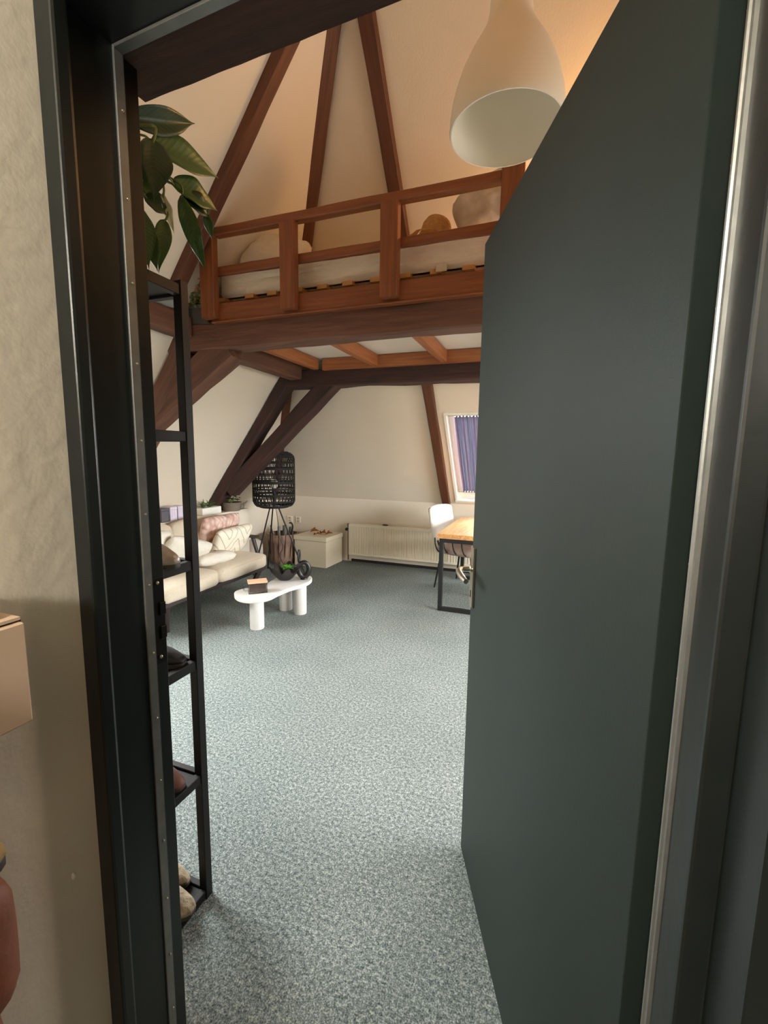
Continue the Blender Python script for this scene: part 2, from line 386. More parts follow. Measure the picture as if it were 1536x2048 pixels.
def timber(name, p0, p1, w, h, m, parent=None, up=(0, 0, 1), rough=0.006, ch=0.012, nseg=None, seed=0):
    """hewn timber along local X with uneven faces and worn corners; w across (local y), h along up (local z)"""
    M, L = local_axis(p0, p1, up)
    n = nseg or max(4, int(L / 0.12))
    g = G(); ring = []
    sec = []
    for sy, sz in ((-1, -1), (1, -1), (1, 1), (-1, 1)):
        a = Vector((sy * w / 2, sz * h / 2)); b_ = ch
        if sy * sz > 0: sec += [a + Vector((0, -sz * b_)), a + Vector((-sy * b_, 0))]
        else: sec += [a + Vector((-sy * b_, 0)), a + Vector((0, -sz * b_))]
    vs = []
    for i in range(n + 1):
        x = L * i / n
        for k, q in enumerate(sec):
            d = noise.noise(Vector((x * 2.3 + seed * 9.1, k // 2 * 3.7, 1.3))) * rough * 1.6 + noise.noise(Vector((x * 9 + seed, k * 2.1, 5.0))) * rough * 0.6
            vs.append(Vector((x, q.x * (1 + d / (w / 2)), q.y * (1 + d / (h / 2)))))
    g.add(vs, [])
    for i in range(n):
        for k in range(8): g.f.append((i * 8 + k, i * 8 + (k + 1) % 8, (i + 1) * 8 + (k + 1) % 8, (i + 1) * 8 + k))
    g.f.append(tuple(range(8))[::-1]); g.f.append(tuple(n * 8 + k for k in range(8)))
    return g.build(name, m, parent, M=M, smooth=30)

def slab(name, m, P, u0, u1, v0, v1, holes, th, clip=None):
    """panel in (u,v) with openings and real thickness; P(u,v,off)"""
    us = sorted({u0, u1, *[h[0] for h in holes], *[h[1] for h in holes]})
    vs = sorted({v0, v1, *[h[2] for h in holes], *[h[3] for h in holes]})
    g = G()
    def solid(i, j):
        if i < 0 or j < 0 or i >= len(us) - 1 or j >= len(vs) - 1: return False
        cu = (us[i] + us[i + 1]) / 2; cv = (vs[j] + vs[j + 1]) / 2
        return not any(h[0] < cu < h[1] and h[2] < cv < h[3] for h in holes)
    def q(*pts): g.add(pts, [tuple(range(len(pts)))])
    for i in range(len(us) - 1):
        for j in range(len(vs) - 1):
            if not solid(i, j): continue
            a, b_, c, d = us[i], us[i + 1], vs[j], vs[j + 1]
            q(P(a, c, 0), P(b_, c, 0), P(b_, d, 0), P(a, d, 0)); q(P(a, c, -th), P(a, d, -th), P(b_, d, -th), P(b_, c, -th))
            if not solid(i - 1, j): q(P(a, c, 0), P(a, d, 0), P(a, d, -th), P(a, c, -th))
            if not solid(i + 1, j): q(P(b_, c, 0), P(b_, d, 0), P(b_, d, -th), P(b_, c, -th))
            if not solid(i, j - 1): q(P(a, c, 0), P(b_, c, 0), P(b_, c, -th), P(a, c, -th))
            if not solid(i, j + 1): q(P(a, d, 0), P(b_, d, 0), P(b_, d, -th), P(a, d, -th))
    o = g.build(name, m)
    if clip:
        bm = bmesh.new(); bm.from_mesh(o.data)
        bmesh.ops.bisect_plane(bm, geom=bm.verts[:] + bm.edges[:] + bm.faces[:], plane_co=clip[0], plane_no=clip[1], clear_inner=True)
        bm.to_mesh(o.data); bm.free()
    return o

def cushion(name, m, w, h, t, M, parent=None, n=18, wr=0.012, seed=0, p=3.0, pinch=0.12):
    """stuffed pillow: w along local x, h along local z, thickness along local y; UV over the front"""
    g = G(); idx = {}
    fronts = []
    for side in (1, -1):
        for i in range(n + 1):
            for j in range(n + 1):
                a = -1 + 2 * i / n; c = -1 + 2 * j / n
                prof = max(0.0, (1 - abs(a) ** p)) ** 0.5 * max(0.0, (1 - abs(c) ** p)) ** 0.5
                k = 1 - pinch * (1 - abs(a) ** 2) * abs(c) ** 6; k2 = 1 - pinch * (1 - abs(c) ** 2) * abs(a) ** 6
                d = noise.noise(Vector((a * 2.6 + seed * 3.3, c * 2.6, side * 2.0))) * wr + noise.noise(Vector((a * 7 + seed, c * 4, side))) * wr * 0.5
                cr = 1 - 0.13 * (a * a * c * c) ** 1.5
                g.v.append(Vector((a * w / 2 * k2 * cr, side * (prof * t / 2) + d * prof, c * h / 2 * k * cr)))
    N = (n + 1) * (n + 1)
    for s_ in (0, 1):
        for i in range(n):
            for j in range(n):
                q = [s_ * N + i * (n + 1) + j, s_ * N + (i + 1) * (n + 1) + j, s_ * N + (i + 1) * (n + 1) + j + 1, s_ * N + i * (n + 1) + j + 1]
                g.f.append(tuple(q if s_ == 0 else q[::-1]))
    o = g.build(name, m, parent, smooth=80, M=M)
    uvl = o.data.uv_layers.new(name='UVMap')
    for l in o.data.loops:
        v = o.data.vertices[l.vertex_index].co
        uvl.data[l.index].uv = (v.x / w + 0.5, (v.z / h + 0.5) * h / w)
    return o

def softbox(name, m, x0, x1, y0, y1, z0, z1, r, parent=None, puff=0.02, wr=0.006, seed=0, n=(10, 12, 5), M=None):
    """upholstered block: rounded box, puffed faces"""
    g = G()
    cx, cy, cz = (x0 + x1) / 2, (y0 + y1) / 2, (z0 + z1) / 2
    hx, hy, hz = (x1 - x0) / 2, (y1 - y0) / 2, (z1 - z0) / 2
    def pt(a, b_, c):
        q = Vector((a * hx, b_ * hy, c * hz))
        inner = Vector((max(-hx + r, min(hx - r, q.x)), max(-hy + r, min(hy - r, q.y)), max(-hz + r, min(hz - r, q.z))))
        d = q - inner
        if d.length > 1e-9: q = inner + d.normalized() * r
        k = (1 - a * a) * (1 - b_ * b_)
        q.z += puff * k * c + noise.noise(Vector((q.x * 6 + seed, q.y * 6, c * 3))) * wr
        q.x += puff * 0.6 * (1 - b_ * b_) * (1 - c * c) * a
        q.y += puff * 0.4 * (1 - a * a) * (1 - c * c) * b_
        return q + Vector((cx, cy, cz))
    def face(fn, na_, nb2):
        base = len(g.v)
        for i in range(na_ + 1):
            for j in range(nb2 + 1): g.v.append(fn(-1 + 2 * i / na_, -1 + 2 * j / nb2))
        for i in range(na_):
            for j in range(nb2): g.f.append((base + i * (nb2 + 1) + j, base + (i + 1) * (nb2 + 1) + j, base + (i + 1) * (nb2 + 1) + j + 1, base + i * (nb2 + 1) + j + 1))
    nx, ny, nz = n
    for s_ in (-1, 1):
        face(lambda a, b_: pt(a, b_, s_), nx, ny); face(lambda a, c: pt(a, s_, c), nx, nz); face(lambda b_, c: pt(s_, b_, c), ny, nz)
    if M is not None: g.v = [M @ p for p in g.v]
    return g.build(name, m, parent, smooth=70)

# ================================================================== THE SETTING
g = G().box(-4.2, XR, -0.0, YK + 0.2, -0.1, 0.0); struct(g.build('floor', 'carpet'))
g = G().box(-0.9, 1.5, -2.2, 0.0, -0.1, 0.0); struct(g.build('floor_hall', 'hall_floor'))
hip_c = Vector((XL, YK, 0)); hip_n = Vector((1 / tan(AB), 1 / tan(AL), 0)).normalized()
sB = (ZC - ZK) / sin(AB) + 0.1; sL = (ZC - ZK) / sin(AL) + 0.1
struct(slab('ceiling_back', 'plaster', lambda u, v, o: PB(u, v, o), XL - 0.2, XR, 0, sB, [WIN_B1, WIN_B2], 0.14, (hip_c, hip_n)))
struct(slab('ceiling_left', 'plaster', lambda u, v, o: PL(u, v, o), 0.3, YK + 0.2, 0, sL, [WIN_L], 0.14, (hip_c, -hip_n)))
struct(G().box(-3.0, XR + 0.1, 0.3, 3.2, ZC, ZC + 0.1).build('ceiling', 'plaster'))
struct(G().box(XL - 0.14, XR + 0.1, YK, YK + 0.14, 0, ZK + 0.02).build('wall_back', 'plaster'))
g = G().box(XL - 0.14, XL, 0.3, YK + 0.1, 0, ZK + 0.02)
g.box(XL, -3.36, 0.72, 4.42, 0, 0.785)                                             # boxed-in ledge along the low wall
struct(g.build('wall_left', 'plaster'))
def PR(u, v, o=0.0): return Vector((XR - o, u, v))
struct(slab('wall_right', 'plaster', PR, 0.3, YK + 0.1, 0, ZC, [WIN_R], 0.14))
struct(G().box(-2.43, XR, YK - 0.012, YK, 0, 0.035).build('baseboard_back', 'skirting'))

# doorway wall: local frame, x along the wall, y into the room, origin at the hinge
FM = Matrix.Translation((0.177, 0.605, 0)) @ Matrix.Rotation(R(-2.2), 4, 'Z')
g = G(); g.box(-3.8, -0.945, -0.125, 0.058, 0, ZC, FM); g.box(0.10, 2.6, -0.125, 0.058, 0, ZC, FM); g.box(-0.945, 0.10, -0.125, 0.058, 2.20, ZC, FM)
struct(g.build('wall_front', 'plaster'))
struct(G().box(-0.85, -0.73, -2.2, 0.52, 0, 2.7).build('wall_hall_left', 'plaster_hall'))
struct(G().box(1.2, 1.3, -2.2, 0.47, 0, 2.7).build('wall_hall_right', 'hall_dark'))
struct(G().box(-0.85, 1.3, -2.3, -2.2, 0, 2.7).build('wall_hall_back', 'hall_dark'))
struct(G().box(-0.85, 1.3, -2.3, 0.5, 2.7, 2.8).build('ceiling_hall', 'plaster_hall'))

# door frame
fr = struct(thing('trim_1', (0.177, 0.605, 0), rz=R(-2.2)))
fr['label'] = 'dark green painted door frame with metal weather strip'
ZH = 2.112
left = [(-0.955, -0.139), (-0.868, -0.139), (-0.866, -0.134), (-0.866, -0.117), (-0.884, -0.104), (-0.884, -0.009), (-0.897, -0.009), (-0.897, 0.027), (-0.955, 0.027)]
right = [(0.105, 0.06), (0.006, 0.06), (0.006, -0.028), (-0.012, -0.028), (-0.012, -0.121), (-0.010, -0.124), (0.013, -0.124), (0.013, -0.205), (0.105, -0.205)]
G().prism(left, 0, 2.2, FM).build('jamb', 'frame_paint', fr, bevel=0.0015)
G().prism(right, 0, 2.2, FM).build('jamb', 'frame_paint', fr, bevel=0.0015)
G().box(-0.90, 0.02, -0.139, -0.009, ZH, 2.2, FM).build('head_jamb', 'frame_paint', fr, bevel=0.002)
G().box(-0.8845, -0.880, -0.0320, -0.014, 0, ZH, FM).build('weather_strip', 'strip_metal', fr, bevel=0.001)
G().box(-0.880, -0.014, -0.0320, -0.014, ZH - 0.005, ZH, FM).build('weather_strip', 'strip_metal', fr, bevel=0.001)
g = G().box(-0.016, -0.012, -0.048, -0.030, 0, ZH - 0.006, FM)
g.tube([FM @ Vector((-0.0165, -0.037, 0.0)), FM @ Vector((-0.0165, -0.037, ZH - 0.01))], 0.0028, 6)
g.build('weather_strip', 'strip_metal', fr, smooth=50)
nail = None
for side in (0, 1):
    for k in range(15):
        z = 0.1 + k * 0.137
        p = FM @ (Vector((-0.8785, -0.022, z)) if side == 0 else Vector((-0.0165, -0.033, z)))
        if nail is None:
            nail = G().sphere((0, 0, 0), 0.0022, 5).build('nail', 'nickel', fr, smooth=True, M=Matrix.Translation(p))
        else:
            c = nail.copy(); COL.objects.link(c); c.parent = fr; c.matrix_parent_inverse = nail.matrix_parent_inverse.copy(); c.matrix_basis = Matrix.Translation(p)
sp = G().box(-0.8975, -0.8945, -0.004, 0.024, 1.02, 1.20, FM).build('strike_plate', 'dark_metal', fr, bevel=0.0008)
g = G()
for z in (1.085, 1.135): g.box(-0.8945, -0.892, 0.010, 0.024, z - 0.014, z + 0.014, FM)
g.build('latch_keeper', 'dark_metal', sp, bevel=0.002)
for z in (1.035, 1.19):
    G().sphere(FM @ Vector((-0.8945, 0.008, z)), 0.004, 6).build('screw', 'nickel', sp, smooth=True)
G().box(0.0005, 0.0058, -0.018, 0.0, 1.72, 1.86, FM).build('lit_gap_strip', 'slat_wood', fr, bevel=0.001)  # pale strip standing in for the lit room wall behind the hinge gap
# rough timber lintel over the doorway on the room side
g = G(); nn = 46; vs = []
for i in range(nn + 1):
    x = -0.95 + 1.06 * i / nn
    e1 = noise.noise(Vector((x * 14, 0, 0))) * 0.004 + noise.noise(Vector((x * 45, 3, 0))) * 0.0025
    for (y, z) in ((-0.009, 2.118), (0.086 + e1, 2.121 + e1 * 0.6), (0.09 + e1, 2.20), (-0.009, 2.20)): vs.append(FM @ Vector((x, y, z)))
g.add(vs, [])
for i in range(nn):
    for k in range(4): g.f.append((i * 4 + k, i * 4 + (k + 1) % 4, (i + 1) * 4 + (k + 1) % 4, (i + 1) * 4 + k))
g.f += [(0, 1, 2, 3), tuple(nn * 4 + k for k in range(4))]
o = struct(g.build('trim_2', 'lintel_wood')); o['label'] = 'rough brown timber lintel above the doorway'

# the open door
DM = Matrix.Translation((0.140, 0.601, 0)) @ Matrix(((-0.3746, -0.9272, 0, 0), (0.9272, -0.3746, 0, 0), (0, 0, 1, 0), (0, 0, 0, 1)))
DW = 0.954
door = struct(thing('door_1', (0.140, 0.601, 0))); door['label'] = 'dark green flush door standing open into the attic room'
G().box(0, DW, -0.04, 0, 0.004, 2.107, DM).build('door_leaf', 'door_paint', door, bevel=0.002, seg=2)
hp = G().box(DW - 0.050, DW - 0.012, 0, 0.009, 0.945, 1.150, DM).build('handle_plate', 'nickel', door, bevel=0.002, seg=2)
pts = [DM @ Vector(p) for p in ((DW - 0.031, 0.006, 1.075), (DW - 0.031, 0.035, 1.075), (DW - 0.034, 0.047, 1.0745), (DW - 0.044, 0.054, 1.073), (DW - 0.07, 0.056, 1.070), (DW - 0.11, 0.055, 1.067), (DW - 0.145, 0.052, 1.065))]
G().tube(pts, [0.009, 0.009, 0.0095, 0.0105, 0.0105, 0.010, 0.008], 12).build('door_handle', 'nickel', door, smooth=60)
G().lathe([(0.013, 0), (0.013, 0.006), (0.010, 0.008)], 16, DM @ Matrix.Translation((DW - 0.031, 0.009, 1.075)) @ Matrix.Rotation(R(-90), 4, 'X')).build('rosette', 'nickel', hp, smooth=40)
G().prism([(-0.003, -0.012), (0.003, -0.012), (0.003, 0.004), (0.0055, 0.009), (0, 0.013), (-0.0055, 0.009), (-0.003, 0.004)], 0, 0.002, DM @ Matrix.Translation((DW - 0.031, 0.0085, 0.99)) @ Matrix.Rotation(R(-90), 4, 'X')).build('keyhole', 'black_metal', hp)
G().box(DW, DW + 0.002, -0.031, -0.009, 0.93, 1.16, DM).build('lock_faceplate', 'nickel', door)
for z in (0.25, 1.05, 1.88):
    G().tube([DM @ Vector((-0.006, -0.045, z - 0.05)), DM @ Vector((-0.006, -0.045, z + 0.05))], 0.007, 10).build('hinge', 'dark_metal', door, smooth=40)

# skylights
def skylight(name, label, P, e, w, back):
    u0, u1, s0, s1 = w
    t = struct(thing(name, P((u0 + u1) / 2, s0, 0))); t['label'] = label
    def bar(nm, a, b_, c, d, o0, o1, m='pvc_white'):
        vs = [P(u, v, o) for u in (a, b_) for v in (c, d) for o in (o0, o1)]
        g = G(); g.add(vs, [(0, 1, 3, 2), (4, 6, 7, 5), (0, 4, 5, 1), (2, 3, 7, 6), (0, 2, 6, 4), (1, 5, 7, 3)])
        return g.build(nm, m, t, bevel=0.003)
    k = 0.055
    # lining of the reveal, slightly proud of the plaster
    bar('lining', u0 - 0.02, u0 + 0.012, s0, s1, 0.012, -0.14); bar('lining', u1 - 0.012, u1 + 0.02, s0, s1, 0.012, -0.14)
    bar('lining', u0 - 0.02, u1 + 0.02, s1 - 0.012, s1 + 0.02, 0.012, -0.14); bar('lining', u0 - 0.02, u1 + 0.02, s0 - 0.02, s0 + 0.012, 0.02, -0.14)
    bar('sash', u0 + 0.012, u0 + 0.012 + k, s0 + 0.012, s1 - 0.012, -0.08, -0.13); bar('sash', u1 - 0.012 - k, u1 - 0.012, s0 + 0.012, s1 - 0.012, -0.08, -0.13)
    bar('sash', u0 + 0.012 + k, u1 - 0.012 - k, s1 - 0.012 - k, s1 - 0.012, -0.08, -0.13); bar('sash', u0 + 0.012 + k, u1 - 0.012 - k, s0 + 0.012, s0 + 0.012 + k, -0.08, -0.13)
    pn = bar('pane', u0 + 0.06, u1 - 0.06, s0 + 0.06, s1 - 0.06, -0.105, -0.109, 'window_glass')
    return t
skylight('window_1', 'skylight in the back slope with a curtain and white lining', PB, None, WIN_B1, True)
skylight('window_2', 'skylight in the back slope behind the open door', PB, None, WIN_B2, True)
skylight('window_3', 'skylight low in the left slope', PL, None, WIN_L, False)
skylight('window_4', 'wide window in the right wall', PR, None, WIN_R, False)

# ================================================================== ROOF TIMBERS
o = timber('rafter', PB(-1.13, 0.02, 0.03), PB(-1.13, sB - 0.1, 0.03), 0.096, 0.07, 'rafter_wood', up=nB, rough=0.003, ch=0.005, seed=1)
tag(o, 'long brown rafter running straight up the back slope beside the curtained skylight', 'rafter')
hd = (Vector((1 / tan(AL), -1 / tan(AB), 1))).normalized(); hn = (nL + nB).normalized()
h0 = Vector((XL, YK, ZK))
hs = Vector((-0.03, -0.02, 0))
o = timber('hip_rafter', h0 + hs + hd * 0.05 + hn * 0.02, h0 + hs + hd * (4.0 / hd.z) + hn * 0.02, 0.092, 0.08, 'rafter_wood', up=hn, rough=0.003, ch=0.005, seed=2)
tag(o, 'brown hip rafter in the corner where left and back slopes meet', 'rafter')
o = timber('rafter', PL(2.42, 1.90, 0.03), PL(2.42, sL - 0.1, 0.03), 0.085, 0.07, 'rafter_wood', up=nL, rough=0.003, ch=0.005, seed=3)
tag(o, 'brown rafter climbing the left slope above the grey planter', 'rafter')
o = timber('purlin', (-2.47, 0.75, 2.33), (-2.47, 2.58, 2.33), 0.13, 0.15, 'beam_wood', rough=0.004, seed=4)
tag(o, 'brown purlin along the left slope from doorway wall to front truss', 'purlin')
o = timber('purlin', (-2.42, 2.82, 2.26), (-2.42, 3.99, 2.26), 0.14, 0.14, 'beam_wood', rough=0.004, seed=14)
tag(o, 'brown purlin along the left slope between the two trusses', 'purlin')

def truss(name, label, Y0, th, m, zb, zt, seed, brace, leg_w, brace_w):
    t = thing(name, (XL, Y0, 0), label, 'roof truss')
    yc = Y0 + th / 2
    timber('tie_beam', (-2.86 if seed == 5 else -2.55, yc, (zb + zt) / 2), (XR, yc, (zb + zt) / 2), th, zt - zb, m, t, rough=0.008, ch=0.012, seed=seed)
    # leg lying on the left slope
    a = PL(yc, 0.0, leg_w / 2 + 0.005); b_ = PL(yc, 1.72, leg_w / 2 + 0.005)
    timber('leg', a, b_, th * 0.96, leg_w, m, t, up=nL, rough=0.007, seed=seed + 1)
    timber('brace', brace[0], brace[1], th * 0.9, brace_w, m, t, up=(0.5, 0, 0.8), rough=0.007, seed=seed + 2)
    return t
def mid(p, Y): return Vector((p[0], Y, p[1]))
TF = truss('roof_truss', 'big brown truss with tie beam and brace carrying the sleeping loft front', 2.60, 0.15, 'beam_wood', 2.172, 2.345, 5,
           (mid((-2.14, 2.20), 2.675), mid((-3.06, 1.62), 2.675)), 0.17, 0.21)
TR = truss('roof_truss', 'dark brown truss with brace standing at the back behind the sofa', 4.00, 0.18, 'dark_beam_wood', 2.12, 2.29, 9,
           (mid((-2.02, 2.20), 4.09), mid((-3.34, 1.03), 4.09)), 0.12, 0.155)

# ================================================================== SLEEPING LOFT
lp = thing('loft_platform', (-2.2, 2.6, 2.15), 'wooden sleeping loft floor with orange joists and white underside', 'loft')
for x in (-2.17, -1.55, -0.90, -0.28):
    timber('joist', (x, 2.75, 2.315), (x, 3.95, 2.318), 0.06, 0.10, 'joist_wood', lp, rough=0.001, ch=0.003)
timber('trimmer', (-2.10, 3.975, 2.318), (XR, 3.975, 2.318), 0.05, 0.11, 'joist_wood', lp, rough=0.001, ch=0.003)
G().box(-2.5, 0.0, 2.70, 4.14, 2.375, 2.395).build('deck', 'white_board', lp)
rl = thing('loft_railing', (-2.2, 2.55, 2.34), 'brown wooden guard rail along the front of the sleeping loft', 'railing')
timber('kick_board', (-2.20, 2.575, 2.394), (0.0, 2.575, 2.394), 0.04, 0.115, 'rail_wood', rl, rough=0.001, ch=0.003, seed=20)
timber('ledger_strip', (-2.20, 2.57, 2.333), (0.0, 2.57, 2.333), 0.05, 0.012, 'rail_wood', rl, rough=0.0005, ch=0.003, seed=25)
for x, zt, w in ((-2.192, 2.905, 0.112), (-1.575, 2.860, 0.105), (-0.906, 2.862, 0.105), (-0.24, 2.925, 0.115)):
    timber('post', (x, 2.53, 2.352), (x, 2.53, zt), w, 0.055, 'rail_wood', rl, up=(0, 1, 0), rough=0.0015, ch=0.004, seed=int(x * 10))
timber('top_rail', (-2.135, 2.545, 2.888), (-0.30, 2.545, 2.888), 0.06, 0.052, 'rail_wood', rl, rough=0.002, ch=0.006, seed=30)
for x0, x1 in ((-2.14, -1.62), (-1.53, -0.95), (-0.86, -0.29)):
    timber('middle_rail', (x0 - 0.03, 2.578, 2.662), (x1 + 0.03, 2.578, 2.664), 0.03, 0.058, 'rail_wood', rl, rough=0.004, ch=0.005, seed=int(x0 * 7), nseg=10)
bb = thing('slatted_bed_base', (-1.2, 2.65, 2.395), 'low pale slatted bed base under the loft mattress', 'bed base')
for y in (2.76, 3.42): G().box(-2.24, -0.2, y, y + 0.05, 2.396, 2.508).build('side_bar', 'slat_wood', bb)
s0_ = None
for k, x in enumerate((-2.22, -1.98, -1.80, -1.60, -1.42, -1.24, -1.05, -0.86, -0.67, -0.48, -0.29)):
    M = Matrix.Translation((x, 3.07, 2.5205))
    if s0_ is None: s0_ = G().box(-0.035, 0.035, -0.40, 0.40, -0.012, 0.012).build('slat', 'slat_wood', bb, M=M)
    else:
        c = s0_.copy(); COL.objects.link(c); c.parent = bb; c.matrix_parent_inverse = s0_.matrix_parent_inverse.copy(); c.matrix_basis = M
mt = thing('mattress', (-1.2, 3.1, 2.535), 'cream mattress in a wrinkled fitted sheet on the sleeping loft', 'mattress')
# mattress with wrinkled long side
g = G(); nx, nz, ny = 90, 12, 8
def mp_(a, y, zz):
    x = -2.235 + a * 2.0
    return x
def mside(a, c):   # front side and over the top: c 0..1 up front, 1..2 across the top
    x = -2.235 + a * 2.0
    edge = min(a, 1 - a) * 2.0; rx = 0.04
    if c <= 1:
        z = 2.535 + 0.182 * c; y = 2.67
        rr = 0.05
        if c > 0.75: t = (c - 0.75) / 0.25; z = 2.535 + 0.182 * 0.75 + rr * sin(t * pi / 2); y = 2.67 + rr * (1 - cos(t * pi / 2))
        if c < 0.2: t = (0.2 - c) / 0.2; y += 0.03 * (1 - cos(t * pi / 2)); 
        w = noise.noise(Vector((x * 3.0 + c * 1.4, c * 9, 0))) * 0.012 + noise.noise(Vector((x * 2.0 + c * 0.8, c * 17, 4))) * 0.008
        y += w * (1 if 0.1 < c < 0.97 else 0.3)
    else:
        t = c - 1; y = 2.72 + t * 0.80; z = 2.535 + 0.182 * 0.75 + 0.05 + noise.noise(Vector((x * 4, t * 6, 2))) * 0.01
    if edge < rx:
        k = 1 - edge / rx; y = y + (0.03 * k * k if c <= 1 else 0)
    return Vector((x, y, z))
cs = [i / nz for i in range(nz + 1)] + [1 + (i + 1) / ny for i in range(ny)]
b0 = len(g.v)
for i in range(nx + 1):
    for c in cs: g.v.append(mside(i / nx, c))
m_ = len(cs)
for i in range(nx):
    for j in range(m_ - 1): g.f.append((i * m_ + j, (i + 1) * m_ + j, (i + 1) * m_ + j + 1, i * m_ + j + 1))
for i in (0, nx):   # end caps
    k = g.add([g.v[i * m_ + m_ - 1] + Vector((0, 0, -0.19)) , g.v[i * m_] + Vector((0, 0, 0))], [])
    g.f.append(tuple([i * m_ + j for j in range(m_)] + [k]))
k = g.add([g.v[m_ - 1], g.v[nx * m_ + m_ - 1], g.v[nx * m_ + m_ - 1] + Vector((0, 0, -0.19)), g.v[m_ - 1] + Vector((0, 0, -0.19))], [(0, 1, 2, 3)])
k = g.add([g.v[0], g.v[nx * m_], g.v[nx * m_ + m_ - 1] + Vector((0, 0, -0.19)), g.v[m_ - 1] + Vector((0, 0, -0.19))], [(0, 1, 2, 3)])
g.build('fitted_sheet', 'mattress', mt, smooth=60)
G().box(-0.665, -0.60, 2.648, 2.654, 2.508, 2.552).build('tag', 'white_cloth', mt, bevel=0.002)
o = cushion('pillow', 'linen', 0.50, 0.38, 0.20, Matrix.Translation((-1.93, 2.93, 2.87)) @ Matrix.Rotation(R(14), 4, 'Y') @ Matrix.Rotation(R(-38), 4, 'X'), wr=0.03, seed=4)
tag(o, 'cream pillow at the planter end of the loft mattress', 'pillow')
o = cushion('pillow', 'linen_grey', 0.44, 0.40, 0.24, Matrix.Translation((-0.42, 3.0, 2.97)) @ Matrix.Rotation(R(-24), 4, 'Y') @ Matrix.Rotation(R(-15), 4, 'X'), wr=0.045, seed=9, pinch=0.05)
tag(o, 'crumpled greyish white pillow standing behind the rail beside the end post', 'pillow')
hat = thing('straw_hat', (-0.83, 3.1, 2.70), 'frayed straw hat lying on the loft mattress', 'hat')
G().lathe([(0.001, 0.29), (0.05, 0.288), (0.085, 0.275), (0.10, 0.24), (0.105, 0.17), (0.11, 0.15)], 20, Matrix.Translation((-0.82, 3.05, 2.74)) @ Matrix.Rotation(R(-14), 4, 'X') @ Matrix.Rotation(R(10), 4, 'Y')).build('crown', 'straw', hat, smooth=50)
g = G(); vs = []
for k in range(40):
    a = 2 * pi * k / 40
    for r_ in (0.105, 0.15, 0.185 + rnd.uniform(-0.015, 0.015)):
        vs.append(Vector((-0.82 + r_ * cos(a), 3.05 + r_ * sin(a), 2.885 + 0.02 * sin(3 * a) - (r_ - 0.1) * 0.5 + rnd.uniform(-.004, .004))))
g.add(vs, [])
for k in range(40):
    j = (k + 1) % 40
    for q in range(2): g.f.append((k * 3 + q, k * 3 + q + 1, j * 3 + q + 1, j * 3 + q))
g.build('brim', 'straw', hat, smooth=50)

# planter on the tie beam, left of the railing
pl = thing('planter_box', (-2.44, 2.70, 2.345), 'grey trough planter of pink and green succulents left of the loft rail', 'planter')
g = G()
a0, a1, b0_, b1_ = -2.46, -2.275, 2.605, 2.74
for (x0, x1, y0, y1, z0, z1) in ((a0, a1, b0_, b1_, 2.347, 2.36), (a0, a1, b0_, b0_ + 0.012, 2.36, 2.475), (a0, a1, b1_ - 0.012, b1_, 2.36, 2.475), (a0, a0 + 0.012, b0_, b1_, 2.36, 2.475), (a1 - 0.012, a1, b0_, b1_, 2.36, 2.475)):
    g.box(x0, x1, y0, y1, z0, z1)
_tr = g.build('trough', 'grey_planter', pl)
G().box(a0 - 0.008, a1 + 0.008, b0_ - 0.008, b0_, 2.458, 2.482).build('rim', 'grey_planter', _tr, bevel=0.002)
G().box(a0 + 0.012, a1 - 0.012, b0_ + 0.012, b1_ - 0.012, 2.42, 2.468).build('soil', 'soil', pl)
for nm, mm, cx, n_, zr in (('foliage', 'leaf_olive', 0, 260, (2.47, 2.60)), ('flowers', 'flower_pink', 0.01, 120, (2.57, 2.675))):
    g = G()
    for k in range(n_):
        c = Vector((rnd.uniform(a0 - 0.01, a1 - 0.02), rnd.uniform(b0_ - 0.03, b1_ - 0.03), rnd.uniform(*zr)))
        g.sphere(c, rnd.uniform(0.006, 0.013), 4, (1, 1, rnd.uniform(0.6, 1.2)))
    for k in range(14):
        x = rnd.uniform(a0 + 0.03, a1 - 0.03); y = rnd.uniform(b0_ + 0.03, b1_ - 0.03)
        g.tube([(x, y, 2.48), (x + rnd.uniform(-.02, .02), y + rnd.uniform(-.02, .02), zr[1] - 0.03)], 0.003, 5)
    o = g.build(nm, mm, pl, smooth=60); o['kind'] = 'stuff'
# grey cloth roll lying on the purlin
G1 = G()
prof = []
for i in range(13):
    t = i / 12; prof.append(Vector((-2.43 + 0.02 * noise.noise(Vector((t * 3, 0, 0))), 1.95 + t * 0.52, 2.455 + 0.01 * noise.noise(Vector((0, t * 4, 0))))))
o = G1.tube(prof, [0.03] + [0.05 + 0.008 * noise.noise(Vector((i * 0.7, 2, 0))) for i in range(11)] + [0.035], 14).build('rolled_blanket', 'grey_cloth', smooth=60)
tag(o, 'rolled grey blanket lying on the purlin beside the planter', 'blanket')

# warm lamp on the back slope above the loft, behind the open door
wl = thing('wall_lamp', (0.42, 3.25, 3.2), 'small warm globe lamp fixed to the back slope behind the door', 'lamp')
base = PB(0.42, (3.25 - ZK) / sin(AB), 0.0)
G().lathe([(0.001, 0.022), (0.045, 0.022), (0.05, 0.015), (0.05, 0.0)], 20, Matrix.Translation(base) @ nB.to_track_quat('Z', 'Y').to_matrix().to_4x4()).build('base_plate', 'lamp_white', wl, smooth=40)
gc = base + nB * 0.14 + Vector((0, 0, -0.02))
G().tube([base + nB * 0.02, base + nB * 0.09, gc + Vector((0, 0, 0.0))], 0.008, 8).build('arm', 'lamp_white', wl, smooth=40)
G().sphere(gc, 0.05, 14).build('globe', 'bulb_warm', wl, smooth=True)
ld = bpy.data.lights.new('lamp_light', 'POINT'); ld.energy = 19; ld.color = (1.0, 0.50, 0.17); ld.shadow_soft_size = 0.055
